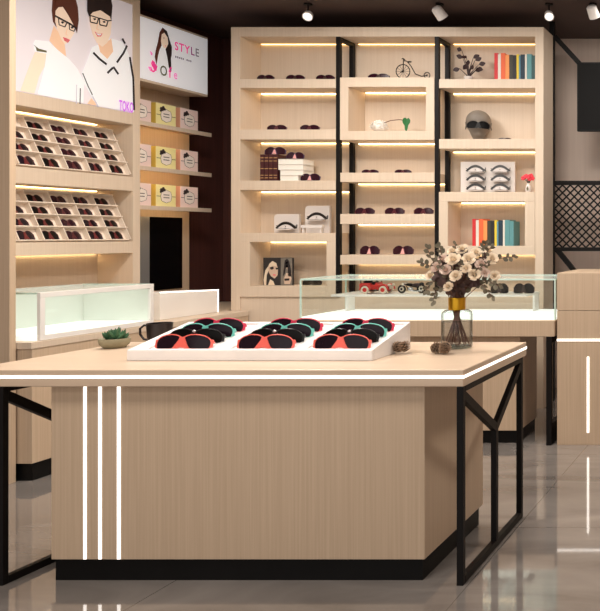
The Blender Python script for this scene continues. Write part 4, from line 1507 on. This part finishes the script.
# px, py, depth offset, size, facing (azimuth-like x tilt), label
roses = [
    (455.5, 275.5, -.095, 1.05, 0, 'open cream rose at the middle front facing the viewer'),
    (448.0, 286.5, -.085, .85, 1, 'small cream rose lowest at the front of the bouquet'),
    (453.0, 259.0, -.055, 1.25, 0, 'large cream rose above the middle front of the bouquet'),
    (445.5, 269.5, -.065, 1.0, 2, 'blush rose left of the open middle rose'),
    (466.0, 268.0, -.080, .95, 1, 'cream rose right of the open middle rose'),
    (474.5, 274.5, -.070, 1.05, 0, 'wide cream rose on the lower right of the bouquet'),
    (468.5, 258.5, -.040, 1.20, 1, 'large cream rose at the upper middle of the bouquet'),
    (436.0, 266.5, -.030, 1.0, 2, 'cream rose on the left side below the eucalyptus tips'),
    (429.5, 275.0, -.020, .9, 0, 'outermost cream rose at the lower left of the bouquet'),
    (481.5, 263.5, -.030, 1.05, 2, 'blush rose at the right shoulder of the bouquet'),
    (492.5, 258.5, -.010, 1.05, 0, 'cream rose at the upper right of the bouquet'),
    (495.0, 275.5, -.030, .9, 1, 'cream rose bud standing out at the right of the bouquet'),
    (462.0, 249.0, .0, 1.05, 0, 'cream rose at the top of the bouquet'),
    (476.0, 252.0, .010, .95, 1, 'cream rose at the top right of the bouquet'),
    (441.5, 259.0, .0, .95, 2, 'blush rose at the upper left of the bouquet'),
    (485.0, 272.5, -.045, .8, 2, 'small blush rose between the two right cream roses'),
    (452.0, 250.5, .03, .9, 1, 'blush rose at the top left behind the large cream rose'),
    (489.0, 250.0, .03, .75, 0, 'small cream rose behind at the top right'),
]
for k, (px, py, dy, sz, kind, lab) in enumerate(roses):
    Y = VC.y + dy
    p = onY(px, py, Y)
    ang = k * 2.39996
    rr = .008 + .022 * ((k * 7) % 5) / 5
    fr_ = .018 + .036 * ((k * 5) % 7) / 6
    foot = VC + Vector((fr_ * math.cos(ang + 2.6), fr_ * math.sin(ang + 2.6), .02))
    nk = VC + Vector((rr * math.cos(ang), rr * math.sin(ang), .212))
    mid = VC + Vector(((p.x - VC.x) * .5, (p.y - VC.y) * .5, .212 + (p.z - VC.z - .212) * .55))
    r = thing('rose', lab, 'rose', foot, 'cream roses in the glass vase')
    Lr = Matrix.Translation(-foot)
    MB().tube([foot, foot.lerp(nk, .5), nk, mid, p], [.0024, .0024, .0024, .0022, .003], 'stem_dark', 6).build('stem', r, True, local=Lr)
    d = Vector(((p.x - VC.x) * 3, -1.0 + dy * -.5, .55 + (p.z - VC.z - .33) * 2)).normalized()
    q = d.to_track_quat('Z', 'Y').to_matrix().to_4x4()
    link('bloom', RM[kind], r, local=Matrix.Translation(p - foot - d * .014 * sz) @ q @ Matrix.Rotation(k * 1.3, 4, 'Z') @ Matrix.Scale(sz * .68, 4))


def leafy(mb, q, d, ln_, wd, mn, roll):
    s_ = (d.cross(Vector((0, 1, .3))).normalized() * math.cos(roll) + d.cross(d.cross(Vector((0, 1, .3)))).normalized() * math.sin(roll)).normalized()
    up = d.cross(s_)
    n_ = 5
    a, c = [], []
    for i in range(n_ + 1):
        u = i / n_
        w_ = wd * math.sin(math.pi * min(1, .08 + u * .92)) ** .7
        m_ = q + d * ln_ * u + up * (.15 * ln_ * u * u)
        a.append(m_ + s_ * w_)
        c.append(m_ - s_ * w_)
    vs = a + c
    fs = [(i, i + 1, n_ + 2 + i, n_ + 1 + i) for i in range(n_)]
    mb.add(vs, fs, mn)


def sprig(lab, pts, mn, name, nleaf, lsize, seed, cat='foliage'):
    rnd = random.Random(seed)
    ang = seed * 1.9
    foot = VC + Vector((.056 * math.cos(ang + 2.5), .056 * math.sin(ang + 2.5), .018))
    nk = VC + Vector((.025 * math.cos(ang), .025 * math.sin(ang), .212))
    W = [onY(px, py, VC.y + dy) for px, py, dy in pts]
    r = thing(name, lab, cat, foot, 'leafy sprigs in the glass vase')
    Lr = Matrix.Translation(-foot)
    path = [foot, foot.lerp(nk, .5), nk] + W
    MB().tube(path, [.0022, .0022, .0022] + [.0022 - .001 * i / len(W) for i in range(len(W))], 'stem_dark', 5).build('stem', r, True, local=Lr)
    mb = MB()
    P = [nk.lerp(W[0], .55)] + W
    for k in range(nleaf):
        u = (k + .6) / nleaf * (len(P) - 1)
        i = min(int(u), len(P) - 2)
        q = P[i].lerp(P[i + 1], u - i)
        d0 = (P[i + 1] - P[i]).normalized()
        sd = d0.cross(Vector((0, 1, .1))).normalized() * (1 if k % 2 else -1)
        d = (d0 * .5 + sd * rnd.uniform(.6, 1) + Vector((0, rnd.uniform(-.7, .4), rnd.uniform(-.2, .3)))).normalized()
        leafy(mb, q, d, lsize * rnd.uniform(.75, 1.15), lsize * .42, mn, rnd.uniform(-.6, .6))
    leafy(mb, P[-1], (P[-1] - P[-2]).normalized(), lsize * .9, lsize * .34, mn, 0)
    mb.build('leaves', r, True, local=Lr)


sprig('grey-green eucalyptus tip reaching out at the far upper left of the bouquet', [(440, 272, .0), (431, 258, -.02), (427.5, 248, -.03)], 'eucalyptus', 'eucalyptus_sprig', 11, .026, 1)
sprig('grey-green eucalyptus sprig reaching left at rose height', [(442, 278, -.01), (430, 266, -.02), (421, 262.5, -.03)], 'eucalyptus', 'eucalyptus_sprig', 11, .024, 2)
sprig('grey-green eucalyptus sprig above the left roses', [(448, 266, .03), (441, 253, .03), (439.5, 246, .03)], 'eucalyptus', 'eucalyptus_sprig', 10, .026, 3)
sprig('eucalyptus sprig hanging down at the lower left of the bouquet', [(444, 285, -.03), (435, 292, -.05), (433, 302, -.06)], 'eucalyptus', 'eucalyptus_sprig', 12, .025, 4)
sprig('eucalyptus sprig hanging at the left side below the outer rose', [(443, 281, -.01), (431, 282, -.03), (426, 291, -.04)], 'eucalyptus', 'eucalyptus_sprig', 12, .026, 5)
sprig('long eucalyptus sprig reaching out to the upper right', [(478, 268, .02), (493, 260, .02), (505, 257.5, .02), (514, 257, .02)], 'eucalyptus', 'eucalyptus_sprig', 12, .024, 6)
sprig('eucalyptus sprig standing up behind the top right roses', [(472, 262, .04), (481, 250, .04), (486, 243.5, .04)], 'eucalyptus', 'eucalyptus_sprig', 12, .026, 7)
sprig('eucalyptus sprig drooping at the lower right of the bouquet', [(472, 281, -.03), (484, 286, -.05), (492, 297, -.06)], 'eucalyptus', 'eucalyptus_sprig', 14, .028, 8)
sprig('eucalyptus sprig spreading right under the bud', [(474, 279, -.02), (488, 281, -.03), (499, 286, -.03)], 'eucalyptus', 'eucalyptus_sprig', 14, .028, 9)
sprig('dark dried foliage under the roses at the bouquet\'s centre', [(454, 288, -.05), (458, 280, -.06), (461, 274, -.05)], 'dry_leaf', 'dried_sprig', 20, .034, 10)
sprig('dark dried foliage right of centre under the roses', [(460, 290, -.045), (470, 284, -.055), (476, 279, -.05)], 'dry_leaf', 'dried_sprig', 20, .034, 11)
sprig('dark dried foliage left of centre under the roses', [(451, 290, -.05), (444, 283, -.05), (438, 276, -.04)], 'dry_leaf', 'dried_sprig', 18, .032, 12)
sprig('dark dried foliage filling behind the upper roses', [(458, 275, -.01), (460, 262, -.01), (464, 254, .0)], 'dry_leaf', 'dried_sprig', 22, .036, 13)
sprig('dark dried foliage filling behind the right roses', [(465, 280, .0), (476, 268, -.01), (486, 260, .0)], 'dry_leaf', 'dried_sprig', 22, .036, 14)
sprig('dark dried foliage filling behind the left roses', [(452, 280, .0), (444, 268, -.01), (438, 262, .0)], 'dry_leaf', 'dried_sprig', 22, .034, 15)

sprig('eucalyptus sprig between the open middle rose and the large rose above', [(455, 278, -.06), (459, 268, -.085), (461, 263, -.09)], 'eucalyptus', 'eucalyptus_sprig', 9, .022, 16)
sprig('eucalyptus sprig between the left blush and cream roses', [(450, 280, -.05), (442, 272, -.07), (437, 259, -.06)], 'eucalyptus', 'eucalyptus_sprig', 12, .022, 17)
sprig('eucalyptus sprig between the right blush and cream roses', [(464, 280, -.05), (478, 269, -.07), (487, 263, -.06)], 'eucalyptus', 'eucalyptus_sprig', 12, .022, 18)
sprig('eucalyptus sprig poking up above the top cream rose', [(460, 265, .0), (457, 252, .0), (455, 244.5, .0)], 'eucalyptus', 'eucalyptus_sprig', 9, .022, 19)
sprig('eucalyptus sprig rising between the two top right roses', [(468, 265, .0), (483, 257, -.02), (491, 247, -.01)], 'eucalyptus', 'eucalyptus_sprig', 11, .024, 20)

# ================================================================ light
W = bpy.data.worlds.new('room_ambient')
bpy.context.scene.world = W
W.use_nodes = True
W.node_tree.nodes['Background'].inputs[0].default_value = (1, .95, .9, 1)
W.node_tree.nodes['Background'].inputs[1].default_value = .95


def lamp(x, y, z, e, size, col=(1, .93, .85), rot=(0, 0, 0)):
    d = bpy.data.lights.new('unseen_fill', 'AREA')
    d.shape = 'SQUARE'
    d.size = size
    d.energy = e
    d.color = col
    o = bpy.data.objects.new('unseen_fill_light', d)
    o.location = (x, y, z)
    o.rotation_euler = rot
    C.objects.link(o)
    return o


for x, y, e in ((-3.4, 2.0, 20), (-1.6, 2.0, 20), (-3.2, 4.2, 26), (-1.4, 4.2, 26), (.6, 3.2, 20), (-2.4, .2, 20), (-3.3, 4.8, 9), (-3.0, 5.3, 5), (-1.6, 5.2, 6), (-1.0, 5.9, 4)):  # unseen lamps added to brighten the room and the gift boxes
    lamp(x, y, 3.18, e * 1.55, .5)

cam = bpy.data.cameras.new('camera')
cam.sensor_fit = 'HORIZONTAL'
cam.sensor_width = 36
cam.lens = 36 * F / 600
cam.shift_x = -(PX - 300) / 600
cam.shift_y = -(305.5 - PY) / 600
cam.clip_end = 100
co = bpy.data.objects.new('camera', cam)
co.location = (0, 0, CAMZ)
co.rotation_euler = (math.pi / 2, 0, 0)
C.objects.link(co)
sc = bpy.context.scene
sc.camera = co
sc.view_settings.view_transform = 'Standard'
sc.view_settings.look = 'None'
sc.view_settings.exposure = 0
sc.view_settings.gamma = 1
sc.cycles.use_denoising = True
sc.cycles.max_bounces = 8
sc.cycles.transparent_max_bounces = 16
sc.cycles.sample_clamp_indirect = 6
